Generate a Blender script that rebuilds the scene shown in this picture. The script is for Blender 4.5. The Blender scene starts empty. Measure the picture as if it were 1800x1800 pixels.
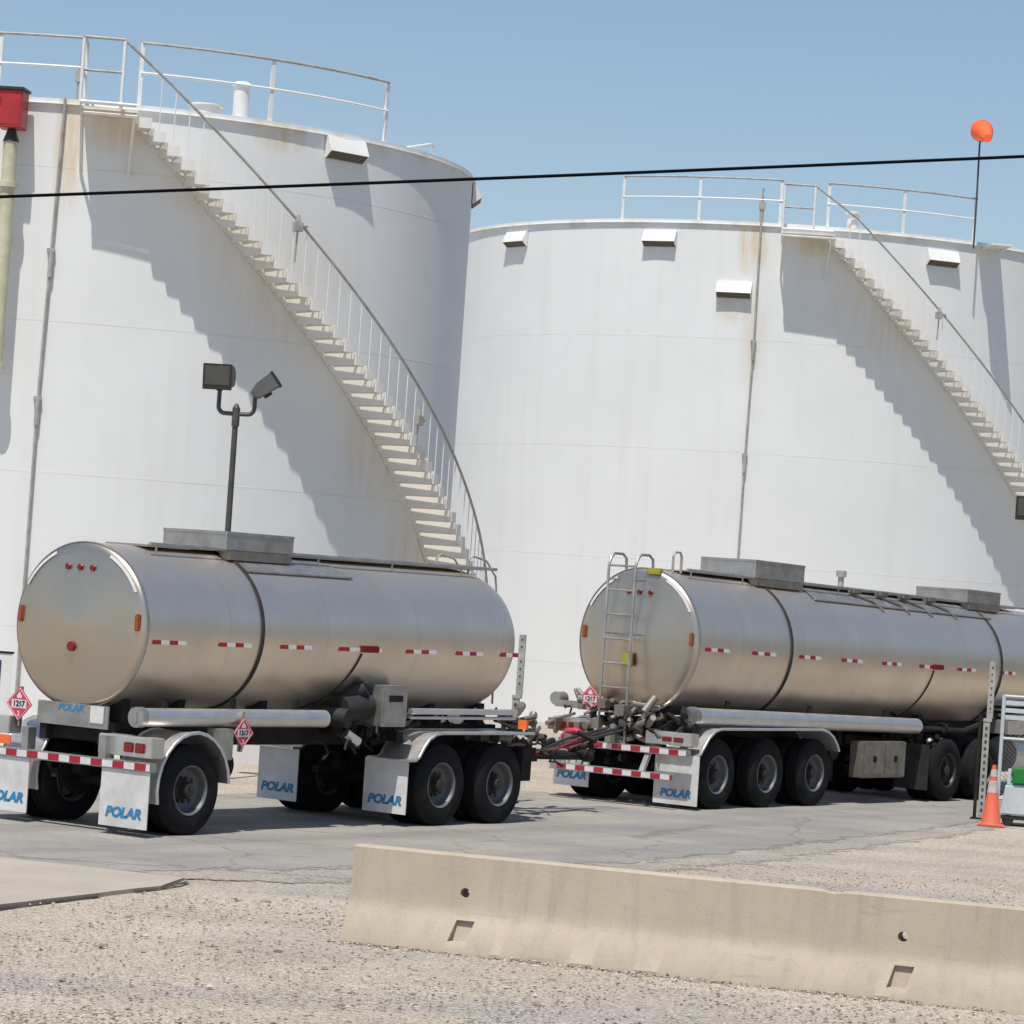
import bpy, bmesh, math, random
from mathutils import Vector, Matrix, noise
R_ = math.radians
random.seed(7)
S = bpy.context.scene
COL = S.collection

# ------------------------------------------------------------------ camera, sky, sun, exposure
cam_d = bpy.data.cameras.new('camera'); cam = bpy.data.objects.new('camera', cam_d); COL.objects.link(cam)
PITCH = 0.02298; ROLL = 0.068
fw = Vector((0, math.cos(PITCH), math.sin(PITCH))); u0 = Vector((0, -math.sin(PITCH), math.cos(PITCH))); r0 = Vector((1, 0, 0))
cx = r0*math.cos(ROLL) + u0*math.sin(ROLL); cy = -r0*math.sin(ROLL) + u0*math.cos(ROLL)
cam.matrix_world = Matrix(((cx.x, cy.x, -fw.x, 0), (cx.y, cy.y, -fw.y, 0), (cx.z, cy.z, -fw.z, 3.1), (0, 0, 0, 1)))
cam_d.sensor_width = 36; cam_d.lens = 112; cam_d.clip_end = 6000; cam_d.clip_start = 0.5
S.camera = cam
SUN_EL = R_(68); SX, SY = -0.2986, -0.954          # horizontal direction towards the sun
w = bpy.data.worlds.new('World'); S.world = w; w.use_nodes = True
nt = w.node_tree; bg = nt.nodes['Background']
sky = nt.nodes.new('ShaderNodeTexSky'); sky.sky_type = 'NISHITA'; sky.sun_disc = False
sky.sun_elevation = SUN_EL; sky.sun_rotation = math.atan2(SX, SY); sky.altitude = 50
sky.air_density = 1.0; sky.dust_density = 0.8; sky.ozone_density = 1.5
nt.links.new(sky.outputs[0], bg.inputs[0]); bg.inputs[1].default_value = 0.116
sd = bpy.data.lights.new('sun', 'SUN'); sd.energy = 4.35; sd.angle = R_(0.55); sd.color = (1.0, 0.962, 0.895)
sun = bpy.data.objects.new('sun', sd); COL.objects.link(sun)
ce = math.cos(SUN_EL)
sun.rotation_euler = Vector((SX*ce, SY*ce, math.sin(SUN_EL))).to_track_quat('Z', 'Y').to_euler()
sun.location = (-20, -40, 80)
S.view_settings.view_transform = 'Standard'; S.view_settings.look = 'None'
S.view_settings.exposure = 0.0; S.view_settings.gamma = 1.0

# ------------------------------------------------------------------ materials
def new_mat(name):
    m = bpy.data.materials.new(name); m.use_nodes = True
    return m, m.node_tree, m.node_tree.nodes['Principled BSDF']
def nd(nt, typ, **kw):
    n = nt.nodes.new(typ)
    for k, v in kw.items():
        if k in n.inputs.keys(): n.inputs[k].default_value = v
        else: setattr(n, k, v)
    return n
def ramp(nt, fac, stops):
    r = nt.nodes.new('ShaderNodeValToRGB'); e = r.color_ramp.elements
    while len(e) < len(stops): e.new(0.5)
    for i, (p, c) in enumerate(stops):
        e[i].position = p; e[i].color = (c[0], c[1], c[2], 1) if not isinstance(c, (int, float)) else (c, c, c, 1)
    nt.links.new(fac, r.inputs[0]); return r.outputs[0]
def mathn(nt, op, a, b=None, c=None, clamp=False):
    n = nt.nodes.new('ShaderNodeMath'); n.operation = op; n.use_clamp = clamp
    for i, v in enumerate((a, b, c)):
        if v is None: continue
        if isinstance(v, (int, float)): n.inputs[i].default_value = v
        else: nt.links.new(v, n.inputs[i])
    return n.outputs[0]
def mixc(nt, fac, a, b, mode='MIX'):
    n = nt.nodes.new('ShaderNodeMix'); n.data_type = 'RGBA'; n.blend_type = mode
    for i, v in ((0, fac), (6, a), (7, b)):
        if isinstance(v, (int, float)): n.inputs[i].default_value = v
        elif isinstance(v, tuple): n.inputs[i].default_value = (*v[:3], 1)
        else: nt.links.new(v, n.inputs[i])
    return n.outputs[2]
def objco(nt, scale=(1, 1, 1)):
    tc = nt.nodes.new('ShaderNodeTexCoord'); mp = nt.nodes.new('ShaderNodeMapping'); mp.inputs['Scale'].default_value = scale
    nt.links.new(tc.outputs['Object'], mp.inputs[0]); return mp.outputs[0]
def noisen(nt, co, scale, detail=4, rough=0.55):
    n = nd(nt, 'ShaderNodeTexNoise', Scale=scale, Detail=detail, Roughness=rough); nt.links.new(co, n.inputs['Vector']); return n.outputs['Fac']
def bump(nt, b, h, strength=0.3, dist=0.02):
    n = nd(nt, 'ShaderNodeBump', Strength=strength, Distance=dist); nt.links.new(h, n.inputs['Height']); nt.links.new(n.outputs[0], b.inputs['Normal'])

def simple(name, col, rough=0.6, metal=0.0, var=0.12, scale=6.0, dirt=None, spec=None, bmp=0.0):
    """paint / plastic / metal with mottled dirt"""
    m, nt, b = new_mat(name)
    co = objco(nt)
    f = noisen(nt, co, scale, 5)
    lo = tuple(c*(1-var) for c in col); hi = tuple(min(1, c*(1+var)) for c in col)
    c = ramp(nt, f, [(0.3, lo), (0.7, hi)])
    if dirt:
        f2 = noisen(nt, co, scale*0.45, 6, 0.7)
        fr = ramp(nt, f2, [(0.45, 0.0), (0.72, 0.75)])
        c = mixc(nt, fr, c, dirt)
    nt.links.new(c, b.inputs['Base Color'])
    r = nd(nt, 'ShaderNodeMapRange'); r.inputs[3].default_value = max(0, rough-0.1); r.inputs[4].default_value = min(1, rough+0.1)
    nt.links.new(f, r.inputs[0]); nt.links.new(r.outputs[0], b.inputs['Roughness'])
    b.inputs['Metallic'].default_value = metal
    if spec is not None: b.inputs['Specular IOR Level'].default_value = spec
    if bmp: bump(nt, b, f, bmp, 0.01)
    return m

def tank_paint(name, seams, zrim, rust):
    """white tank paint with faint weld seams, streaks and rust; rust = list of (x, z, wx, wz)"""
    m, nt, b = new_mat(name)
    tc = nt.nodes.new('ShaderNodeTexCoord'); sp = nt.nodes.new('ShaderNodeSeparateXYZ'); nt.links.new(tc.outputs['Object'], sp.inputs[0])
    X, Y, Z = sp.outputs
    big = noisen(nt, tc.outputs['Object'], 0.5, 4)
    st = nt.nodes.new('ShaderNodeMapping'); st.inputs['Scale'].default_value = (3.5, 3.5, 0.12); nt.links.new(tc.outputs['Object'], st.inputs[0])
    streak = noisen(nt, st.outputs[0], 1.0, 6, 0.6)
    c = ramp(nt, big, [(0.3, (0.775, 0.78, 0.757)), (0.7, (0.82, 0.824, 0.805))])
    sf = ramp(nt, streak, [(0.52, 0.0), (0.78, 0.2)])
    c = mixc(nt, sf, c, (0.62, 0.60, 0.55))
    # seam lines
    tot = None
    for s in seams:
        d = mathn(nt, 'ABSOLUTE', mathn(nt, 'SUBTRACT', Z, s))
        l = mathn(nt, 'SUBTRACT', 1.0, mathn(nt, 'DIVIDE', d, 0.022), clamp=True)
        tot = l if tot is None else mathn(nt, 'MAXIMUM', tot, l)
    brk = ramp(nt, noisen(nt, tc.outputs['Object'], 1.3, 3), [(0.35, 0.04), (0.65, 0.30)])
    c = mixc(nt, mathn(nt, 'MULTIPLY', tot, brk), c, (0.42, 0.41, 0.39))
    # thin rusty weathering just under the rim
    edge = mathn(nt, 'SUBTRACT', 1.0, mathn(nt, 'DIVIDE', mathn(nt, 'ABSOLUTE', mathn(nt, 'SUBTRACT', Z, zrim-0.06)), 0.22), clamp=True)
    rn = ramp(nt, noisen(nt, tc.outputs['Object'], 2.2, 6, 0.7), [(0.50, 0.0), (0.72, 0.55)])
    c = mixc(nt, mathn(nt, 'MULTIPLY', edge, rn), c, (0.52, 0.36, 0.22))
    rs = nt.nodes.new('ShaderNodeMapping'); rs.inputs['Scale'].default_value = (5, 5, 0.7); nt.links.new(tc.outputs['Object'], rs.inputs[0])
    rnoise = ramp(nt, noisen(nt, rs.outputs[0], 1.3, 6, 0.65), [(0.30, 0.0), (0.7, 1.0)])
    front = mathn(nt, 'LESS_THAN', Y, 0.0)
    for (rx, rz, wx, wz, amt) in rust:
        dx = mathn(nt, 'DIVIDE', mathn(nt, 'SUBTRACT', X, rx), wx); dz = mathn(nt, 'DIVIDE', mathn(nt, 'SUBTRACT', Z, rz), wz)
        g = mathn(nt, 'SUBTRACT', 1.0, mathn(nt, 'ADD', mathn(nt, 'MULTIPLY', dx, dx), mathn(nt, 'MULTIPLY', dz, dz)), clamp=True)
        g = mathn(nt, 'MULTIPLY', mathn(nt, 'MULTIPLY', g, rnoise), mathn(nt, 'MULTIPLY', front, amt*1.25), clamp=True)
        c = mixc(nt, g, c, (0.64, 0.48, 0.25))
    nt.links.new(c, b.inputs['Base Color'])
    b.inputs['Roughness'].default_value = 0.55; b.inputs['Specular IOR Level'].default_value = 0.3
    h = mathn(nt, 'ADD', mathn(nt, 'MULTIPLY', tot, 0.25), noisen(nt, tc.outputs['Object'], 0.9, 2))
    bump(nt, b, h, 0.25, 0.02)
    return m

def steel(name, col, rough, rings=True, grime=0.35):
    """brushed stainless sheet with faint sheet joints and dulling"""
    m, nt, b = new_mat(name)
    tc = nt.nodes.new('ShaderNodeTexCoord'); sp = nt.nodes.new('ShaderNodeSeparateXYZ'); nt.links.new(tc.outputs['Object'], sp.inputs[0])
    big = noisen(nt, tc.outputs['Object'], 1.1, 5, 0.6)
    mp = nt.nodes.new('ShaderNodeMapping'); mp.inputs['Scale'].default_value = (0.3, 1.1, 0.3); nt.links.new(tc.outputs['Object'], mp.inputs[0])
    brush = noisen(nt, mp.outputs[0], 2.0, 6, 0.6)
    c = ramp(nt, brush, [(0.3, tuple(x*0.96 for x in col)), (0.7, tuple(min(1, x*1.03) for x in col))])
    dr = ramp(nt, big, [(0.45, 0.0), (0.8, grime)])
    c = mixc(nt, dr, c, (0.30, 0.27, 0.235))
    h = mathn(nt, 'MULTIPLY', noisen(nt, tc.outputs['Object'], 0.9, 2), 0.5)
    if rings:
        fr = mathn(nt, 'FRACT', mathn(nt, 'DIVIDE', mathn(nt, 'ADD', sp.outputs[1], 20.3), 1.83))
        ln = mathn(nt, 'SUBTRACT', 1.0, mathn(nt, 'DIVIDE', mathn(nt, 'ABSOLUTE', mathn(nt, 'SUBTRACT', fr, 0.5)), 0.012), clamp=True)
        c = mixc(nt, mathn(nt, 'MULTIPLY', ln, 0.14), c, (0.2, 0.19, 0.18))
        h = mathn(nt, 'ADD', h, mathn(nt, 'MULTIPLY', ln, -0.1))
    nt.links.new(c, b.inputs['Base Color'])
    b.inputs['Metallic'].default_value = 0.92
    rr = nd(nt, 'ShaderNodeMapRange'); rr.inputs[3].default_value = rough-0.06; rr.inputs[4].default_value = rough+0.12
    nt.links.new(big, rr.inputs[0]); nt.links.new(rr.outputs[0], b.inputs['Roughness'])
    bump(nt, b, h, 0.22, 0.05)
    return m

def ground_mat(name, cols, sc_big, sc_small, speck, bstr, bdist, patches=None):
    m, nt, b = new_mat(name)
    co = objco(nt)
    big = noisen(nt, co, sc_big, 6, 0.62)
    c = ramp(nt, big, [(0.28, cols[0]), (0.5, cols[1]), (0.72, cols[2])])
    if patches:
        st = objco(nt, (0.35, 0.8, 1)); p = ramp(nt, noisen(nt, st, patches[0], 5, 0.6), [(0.5, 0.0), (0.62, patches[2])])
        c = mixc(nt, p, c, patches[1])
    v = nd(nt, 'ShaderNodeTexVoronoi', Scale=sc_small, Randomness=1.0); nt.links.new(co, v.inputs['Vector'])
    hs = nt.nodes.new('ShaderNodeSeparateColor'); nt.links.new(v.outputs['Color'], hs.inputs[0])
    spk = ramp(nt, hs.outputs[0], [(0.0, 1-speck), (0.55, 1.0), (1.0, 1+speck*0.75)])
    c = mixc(nt, 1.0, c, spk, 'MULTIPLY')
    fine = noisen(nt, co, sc_small*2.2, 3, 0.7)
    c = mixc(nt, 1.0, c, ramp(nt, fine, [(0.3, 0.84), (0.7, 1.1)]), 'MULTIPLY')
    nt.links.new(c, b.inputs['Base Color']); b.inputs['Roughness'].default_value = 0.92; b.inputs['Specular IOR Level'].default_value = 0.15
    h = mathn(nt, 'ADD', mathn(nt, 'MULTIPLY', v.outputs['Distance'], -1.0), mathn(nt, 'MULTIPLY', fine, 0.5))
    bump(nt, b, h, bstr, bdist)
    return m

def concrete_mat(name, a, bcol, stain, vstreak=0.3):
    m, nt, b = new_mat(name)
    co = objco(nt)
    c = ramp(nt, noisen(nt, co, 1.4, 6, 0.6), [(0.3, a), (0.7, bcol)])
    st = objco(nt, (7, 7, 0.5))
    f = ramp(nt, noisen(nt, st, 1.0, 6, 0.65), [(0.5, 0.0), (0.75, vstreak)])
    c = mixc(nt, f, c, stain)
    fine = noisen(nt, co, 55, 4, 0.7)
    c = mixc(nt, 1.0, c, ramp(nt, fine, [(0.25, 0.9), (0.55, 1.02)]), 'MULTIPLY')
    pit = nd(nt, 'ShaderNodeTexVoronoi', Scale=17.0); nt.links.new(co, pit.inputs['Vector'])
    pf = ramp(nt, pit.outputs['Distance'], [(0.05, 0.4), (0.10, 0.0)])
    c = mixc(nt, pf, c, tuple(x*0.5 for x in a))
    nt.links.new(c, b.inputs['Base Color']); b.inputs['Roughness'].default_value = 0.9; b.inputs['Specular IOR Level'].default_value = 0.2
    bump(nt, b, fine, 0.25, 0.01)
    return m

M = {}
M['gravel'] = ground_mat('gravel_ground', [(0.35, 0.305, 0.25), (0.44, 0.38, 0.31), (0.50, 0.435, 0.36)], 0.45, 52, 0.42, 0.5, 0.013, (0.5, (0.31, 0.30, 0.285), 0.55))
M['shoulder'] = ground_mat('gravelly_shoulder', [(0.30, 0.275, 0.24), (0.36, 0.32, 0.27), (0.42, 0.365, 0.30)], 0.6, 45, 0.35, 0.4, 0.012, (0.7, (0.27, 0.262, 0.25), 0.7))
M['asphalt'] = ground_mat('worn_asphalt', [(0.26, 0.248, 0.225), (0.305, 0.285, 0.255), (0.36, 0.325, 0.28)], 0.35, 60, 0.18, 0.3, 0.006, (0.6, (0.23, 0.225, 0.22), 0.6))
def road_wear(m):
    """tyre-darkened lanes, sealed cracks and oil spots along the truck lane"""
    nt = m.node_tree; b = nt.nodes['Principled BSDF']; src = b.inputs['Base Color'].links[0].from_socket
    tc = nt.nodes.new('ShaderNodeTexCoord'); mp = nt.nodes.new('ShaderNodeMapping'); mp.inputs['Rotation'].default_value = (0, 0, R_(35.2)); nt.links.new(tc.outputs['Object'], mp.inputs[0])
    m2 = nt.nodes.new('ShaderNodeMapping'); m2.inputs['Scale'].default_value = (1.1, 0.07, 1); nt.links.new(mp.outputs[0], m2.inputs[0])
    lane = ramp(nt, noisen(nt, m2.outputs[0], 1.0, 4, 0.55), [(0.46, 0.0), (0.62, 0.55)])
    c = mixc(nt, lane, src, (0.20, 0.195, 0.185))
    oil = ramp(nt, noisen(nt, mp.outputs[0], 0.9, 5, 0.6), [(0.66, 0.0), (0.74, 0.6)])
    c = mixc(nt, oil, c, (0.12, 0.115, 0.11))
    v = nd(nt, 'ShaderNodeTexVoronoi', Scale=0.32, feature='DISTANCE_TO_EDGE'); 
    wob = nt.nodes.new('ShaderNodeVectorMath'); wob.operation = 'MULTIPLY_ADD'; n2 = nd(nt, 'ShaderNodeTexNoise', Scale=1.5, Detail=4.0); nt.links.new(mp.outputs[0], n2.inputs['Vector'])
    nt.links.new(n2.outputs['Color'], wob.inputs[0]); wob.inputs[1].default_value = (0.7, 0.7, 0); nt.links.new(mp.outputs[0], wob.inputs[2]); nt.links.new(wob.outputs[0], v.inputs['Vector'])
    cr = ramp(nt, v.outputs['Distance'], [(0.004, 0.4), (0.012, 0.0)])
    c = mixc(nt, cr, c, (0.10, 0.095, 0.09))
    dust = ramp(nt, noisen(nt, mp.outputs[0], 0.5, 6, 0.65), [(0.5, 0.0), (0.7, 0.55)])
    c = mixc(nt, dust, c, (0.40, 0.35, 0.285))
    nt.links.new(c, b.inputs['Base Color'])
road_wear(M['asphalt'])
M['slab'] = concrete_mat('slab_concrete', (0.37, 0.325, 0.275), (0.43, 0.38, 0.32), (0.33, 0.29, 0.24), 0.2)
M['barrier'] = concrete_mat('barrier_concrete', (0.435, 0.365, 0.28), (0.50, 0.425, 0.33), (0.29, 0.265, 0.22), 0.5)
M['screen'] = simple('olive_screen', (0.11, 0.10, 0.075), 0.8, 0, 0.2, 8)
M['dirtywhite'] = simple('grimy_white_band', (0.52, 0.47, 0.43), 0.6, 0, 0.12, 12, (0.4, 0.3, 0.25))
M['slab_shade'] = simple('dark_edge_shade', (0.075, 0.06, 0.045), 0.95, 0, 0.3, 9)
M['stone'] = simple('gravel_stones', (0.36, 0.31, 0.26), 0.9, 0, 0.5, 3.0)
M['white'] = simple('white_enamel', (0.80, 0.80, 0.78), 0.5, 0, 0.04, 2.5, (0.66, 0.61, 0.52))
M['cream'] = simple('cream_tread_paint', (0.81, 0.79, 0.735), 0.6, 0, 0.06, 3, (0.64, 0.55, 0.42))
M['galv'] = simple('weathered_galvanised', (0.42, 0.41, 0.375), 0.6, 0.1, 0.15, 8, (0.24, 0.2, 0.16))
M['railwhite'] = simple('white_rail_paint', (0.78, 0.78, 0.77), 0.5, 0, 0.06, 5)
M['pipe_yellow'] = simple('cream_yellow_pipe', (0.62, 0.59, 0.42), 0.55, 0, 0.12, 3, (0.40, 0.36, 0.25))
M['red_box'] = simple('red_enamel', (0.42, 0.025, 0.03), 0.45, 0, 0.15, 5)
M['darkmetal'] = simple('dark_bronze_metal', (0.045, 0.042, 0.036), 0.45, 0.3, 0.2, 8)
M['pole'] = simple('dark_pole_paint', (0.075, 0.075, 0.07), 0.5, 0.2, 0.2, 6)
M['lamp_face'] = simple('grey_lamp_glass', (0.085, 0.087, 0.075), 0.35, 0.0, 0.1, 5)
M['lamp_grey'] = simple('grey_lamp_housing', (0.13, 0.13, 0.122), 0.5, 0.2, 0.15, 5)
M['steel'] = steel('stainless_tank_sheet', (0.80, 0.705, 0.59), 0.40, True, 0.22)
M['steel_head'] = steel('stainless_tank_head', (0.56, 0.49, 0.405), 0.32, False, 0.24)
M['alu'] = simple('polished_aluminium', (0.68, 0.66, 0.63), 0.42, 0.85, 0.06, 6)
M['alu_dull'] = simple('dull_aluminium', (0.46, 0.45, 0.43), 0.48, 0.85, 0.12, 6, (0.3, 0.26, 0.2))
M['alu_dark'] = simple('grimy_aluminium', (0.30, 0.275, 0.24), 0.55, 0.7, 0.15, 6, (0.18, 0.15, 0.11))
M['black'] = simple('black_rubber', (0.018, 0.018, 0.019), 0.75, 0, 0.25, 9, (0.055, 0.05, 0.045))
M['tyre'] = simple('tyre_rubber', (0.013, 0.013, 0.014), 0.85, 0, 0.25, 7, (0.026, 0.024, 0.022), 0.15)
M['chassis'] = simple('grimy_chassis', (0.02, 0.018, 0.017), 0.8, 0.0, 0.3, 6, (0.04, 0.033, 0.027), 0.2)
M['rim'] = simple('steel_wheel_grey', (0.14, 0.143, 0.148), 0.5, 0.2, 0.2, 9, (0.10, 0.085, 0.07))
M['hub'] = simple('hub_cast_iron', (0.035, 0.03, 0.025), 0.7, 0.2, 0.25, 12, (0.07, 0.055, 0.04))
M['red'] = simple('red_reflective', (0.36, 0.018, 0.03), 0.35, 0, 0.15, 20)
M['redlens'] = simple('dark_red_lens', (0.20, 0.012, 0.014), 0.2, 0, 0.15, 20)
M['amber'] = simple('amber_lens', (0.30, 0.075, 0.025), 0.25, 0, 0.2, 20)
M['orange'] = simple('orange_reflective', (0.85, 0.17, 0.045), 0.5, 0, 0.08, 8)
M['whitetape'] = simple('white_reflective', (0.72, 0.68, 0.66), 0.4, 0, 0.08, 15)
M['flap'] = simple('white_mud_flap', (0.74, 0.735, 0.72), 0.55, 0, 0.06, 3, (0.42, 0.38, 0.32))
M['blue'] = simple('blue_print', (0.035, 0.22, 0.42), 0.5, 0, 0.1, 10)
M['signblue'] = simple('navy_sign_blue', (0.03, 0.035, 0.17), 0.5, 0, 0.15, 6)
M['placard'] = simple('placard_red', (0.62, 0.05, 0.09), 0.45, 0, 0.1, 10)
M['cone'] = simple('orange_cone_pvc', (0.68, 0.125, 0.06), 0.6, 0, 0.08, 6, (0.45, 0.15, 0.09))
M['sock'] = simple('orange_windsock_cloth', (0.90, 0.13, 0.035), 0.7, 0, 0.06, 5)
M['bin'] = simple('pale_grey_bin', (0.55, 0.60, 0.62), 0.5, 0, 0.06, 5)
M['green'] = simple('green_plastic', (0.01, 0.19, 0.035), 0.5, 0, 0.1, 6)
M['yellow'] = simple('yellow_tag', (0.36, 0.33, 0.05), 0.5, 0, 0.15, 8)
M['cable'] = simple('black_cable', (0.006, 0.006, 0.008), 0.95, 0, 0.1, 5, None, 0.05)
M['cabpaint'] = simple('white_cab_paint', (0.75, 0.75, 0.74), 0.25, 0, 0.03, 3)
M['glass'] = simple('dark_glass', (0.02, 0.025, 0.03), 0.08, 0, 0.1, 3)
M['tank_a'] = tank_paint('white_tank_paint_left', [1.95, 4.36, 6.72, 9.12], 10.17,
    [(-0.62, 9.4, 0.30, 1.2, 0.75), (0.1, 9.7, 0.55, 0.35, 0.6), (2.65, 9.95, 0.5, 0.3, 0.7), (1.3, 9.0, 0.5, 0.5, 0.35), (2.9, 7.6, 1.6, 1.5, 0.3), (4.6, 5.3, 0.8, 1.5, 0.35), (5.4, 3.6, 0.6, 1.2, 0.4)])
M['tank_b'] = tank_paint('white_tank_paint_right', [1.4, 3.9, 6.44, 9.0], 11.65,
    [(-0.62, 11.1, 0.42, 0.75, 0.9), (-0.95, 9.75, 0.5, 0.5, 0.5), (0.75, 11.2, 0.5, 0.3, 0.6), (2.3, 9.6, 1.5, 1.2, 0.3), (-0.5, 9.0, 0.35, 1.2, 0.35)])

# ------------------------------------------------------------------ mesh helpers
class MB:
    def __init__(s, xf=None): s.v = []; s.f = []; s.m = []; s.xf = xf; s.mi = 0
    def add(s, vs, fs):
        o = len(s.v)
        for p in vs:
            p = Vector(p); s.v.append(s.xf @ p if s.xf else p)
        for f in fs: s.f.append([i+o for i in f]); s.m.append(s.mi)
        return s
    def box(s, x0, x1, y0, y1, z0, z1, rot=None):
        vs = [(x, y, z) for z in (z0, z1) for y in (y0, y1) for x in (x0, x1)]
        if rot:
            c = Vector(((x0+x1)/2, (y0+y1)/2, (z0+z1)/2)); vs = [c + rot @ (Vector(p)-c) for p in vs]
        return s.add(vs, [(0, 2, 3, 1), (4, 5, 7, 6), (0, 1, 5, 4), (2, 6, 7, 3), (0, 4, 6, 2), (1, 3, 7, 5)])
    def cyl(s, p0, p1, r0, r1=None, n=16, caps=True):
        r1 = r0 if r1 is None else r1
        p0 = Vector(p0); p1 = Vector(p1); d = (p1-p0).normalized()
        a = d.orthogonal().normalized(); b = d.cross(a)
        vs = []
        for p, r in ((p0, r0), (p1, r1)):
            for i in range(n):
                t = 2*math.pi*i/n; vs.append(p + a*r*math.cos(t) + b*r*math.sin(t))
        fs = [(i, (i+1) % n, n+(i+1) % n, n+i) for i in range(n)]
        if caps: fs += [tuple(range(n-1, -1, -1)), tuple(range(n, 2*n))]
        return s.add(vs, fs)
    def tube(s, pts, r, n=8, caps=True):
        pts = [Vector(p) for p in pts]; vs = []; fs = []
        prev = None
        for i, p in enumerate(pts):
            d = (pts[min(i+1, len(pts)-1)] - pts[max(i-1, 0)]).normalized()
            if prev is None: a = d.orthogonal().normalized()
            else:
                a = prev - d*prev.dot(d); a = a.normalized() if a.length > 1e-6 else d.orthogonal().normalized()
            prev = a; b = d.cross(a)
            for k in range(n):
                t = 2*math.pi*k/n; vs.append(p + a*r*math.cos(t) + b*r*math.sin(t))
        for i in range(len(pts)-1):
            for k in range(n):
                fs.append((i*n+k, i*n+(k+1) % n, (i+1)*n+(k+1) % n, (i+1)*n+k))
        if caps: fs += [tuple(range(n-1, -1, -1)), tuple(range((len(pts)-1)*n, len(pts)*n))]
        return s.add(vs, fs)
    def lathe(s, prof, n=32, axis='Z', o=(0, 0, 0), sx=1.0, sz=1.0, a0=0.0, a1=2*math.pi):
        """prof: (radius, position along axis)"""
        full = abs(a1-a0-2*math.pi) < 1e-6; m = n if full else n+1
        vs = []; fs = []; o = Vector(o)
        for r, h in prof:
            for i in range(m):
                t = a0+(a1-a0)*i/n; c, q = r*math.cos(t)*sx, r*math.sin(t)*sz
                vs.append(o + (Vector((c, q, h)) if axis == 'Z' else Vector((h, c, q)) if axis == 'X' else Vector((c, h, q))))
        flip = axis == 'Y'
        for j in range(len(prof)-1):
            for i in range(n):
                i2 = (i+1) % m
                q = (j*m+i, j*m+i2, (j+1)*m+i2, (j+1)*m+i)
                fs.append(q[::-1] if flip else q)
        return s.add(vs, fs)
    def prism(s, poly, e0, e1, axis='X'):
        """poly in the two other axes, extruded along axis"""
        n = len(poly)
        f = (lambda a, b, e: (e, a, b)) if axis == 'X' else (lambda a, b, e: (a, e, b)) if axis == 'Y' else (lambda a, b, e: (a, b, e))
        vs = [f(a, b, e0) for a, b in poly] + [f(a, b, e1) for a, b in poly]
        fs = [(i, (i+1) % n, n+(i+1) % n, n+i) for i in range(n)] + [tuple(range(n-1, -1, -1)), tuple(range(n, 2*n))]
        return s.add(vs, fs)
    def strip(s, path, x0, x1, th):
        """bent sheet: path in (y, z), thickness th, spanning x0..x1"""
        n = len(path); off = []
        for i, (y, z) in enumerate(path):
            a = path[max(i-1, 0)]; b = path[min(i+1, n-1)]; d = Vector((b[0]-a[0], b[1]-a[1])).normalized()
            off.append((y-d.y*th, z+d.x*th))
        return s.prism(list(path)+off[::-1], x0, x1, 'X')
    def build(s, name, mat, parent=None, smooth=True, bevel=0.0, ang=35, loc=None):
        me = bpy.data.meshes.new(name); me.from_pydata([tuple(v) for v in s.v], [], s.f)
        mats = mat if isinstance(mat, list) else [mat]
        for mm in mats: me.materials.append(mm)
        for i, p in enumerate(me.polygons): p.material_index = s.m[i]
        bm = bmesh.new(); bm.from_mesh(me)
        bmesh.ops.remove_doubles(bm, verts=bm.verts, dist=1e-5)
        bmesh.ops.recalc_face_normals(bm, faces=bm.faces)
        if bevel:
            es = [e for e in bm.edges if len(e.link_faces) == 2 and e.calc_face_angle(0) > R_(30)]
            bmesh.ops.bevel(bm, geom=es, offset=bevel, segments=2, affect='EDGES', clamp_overlap=True)
        bm.to_mesh(me); bm.free()
        if smooth:
            me.polygons.foreach_set('use_smooth', [True]*len(me.polygons)); me.set_sharp_from_angle(angle=R_(ang))
        return link(name, me, parent, loc)
def link(name, me, parent=None, loc=None, rot=None):
    o = bpy.data.objects.new(name, me); COL.objects.link(o)
    if parent: o.parent = parent
    if loc: o.location = loc
    if rot: o.rotation_euler = rot
    return o
def tag(o, label, cat, group=None):
    o['label'] = label; o['category'] = cat
    if group: o['group'] = group
    return o
def thing(name, label, cat, loc=(0, 0, 0), rz=0.0, group=None):
    o = link(name, None, None, loc, (0, 0, rz)); o.empty_display_size = 0.3
    return tag(o, label, cat, group)
def struct(o, kind='structure'):
    o['kind'] = kind; return o
def dup(o, parent, loc=None, rot=None):
    c = o.copy(); COL.objects.link(c); c.parent = parent
    if loc is not None: c.location = loc
    if rot is not None: c.rotation_euler = rot
    for ch in list(o.children):
        k = ch.copy(); COL.objects.link(k); k.parent = c
    return c
def copy_tree(o, parent=None):
    c = o.copy(); COL.objects.link(c); c.parent = parent
    for ch in list(o.children): copy_tree(ch, c)
    return c
_text = {}
def text(name, body, size, mat, parent, mtx, bold=0.0, shear=0.0, stretch=1.0):
    key = (body, size, bold, shear, stretch)
    if key not in _text:
        cu = bpy.data.curves.new('lettering', 'FONT'); cu.body = body; cu.size = size; cu.align_x = 'CENTER'; cu.align_y = 'CENTER'
        cu.extrude = 0.0015; cu.offset = bold; cu.shear = shear
        t = bpy.data.objects.new('lettering', cu); COL.objects.link(t)
        dg = bpy.context.evaluated_depsgraph_get(); me = bpy.data.meshes.new_from_object(t.evaluated_get(dg))
        bpy.data.objects.remove(t)
        me.transform(Matrix.Scale(stretch, 4, (1, 0, 0))); me.materials.clear(); me.materials.append(mat); _text[key] = me
    o = link(name, _text[key], parent); o.matrix_local = mtx
    return o
FACE_BACK = Matrix.Rotation(R_(90), 4, 'X')            # readable from -Y
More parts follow.
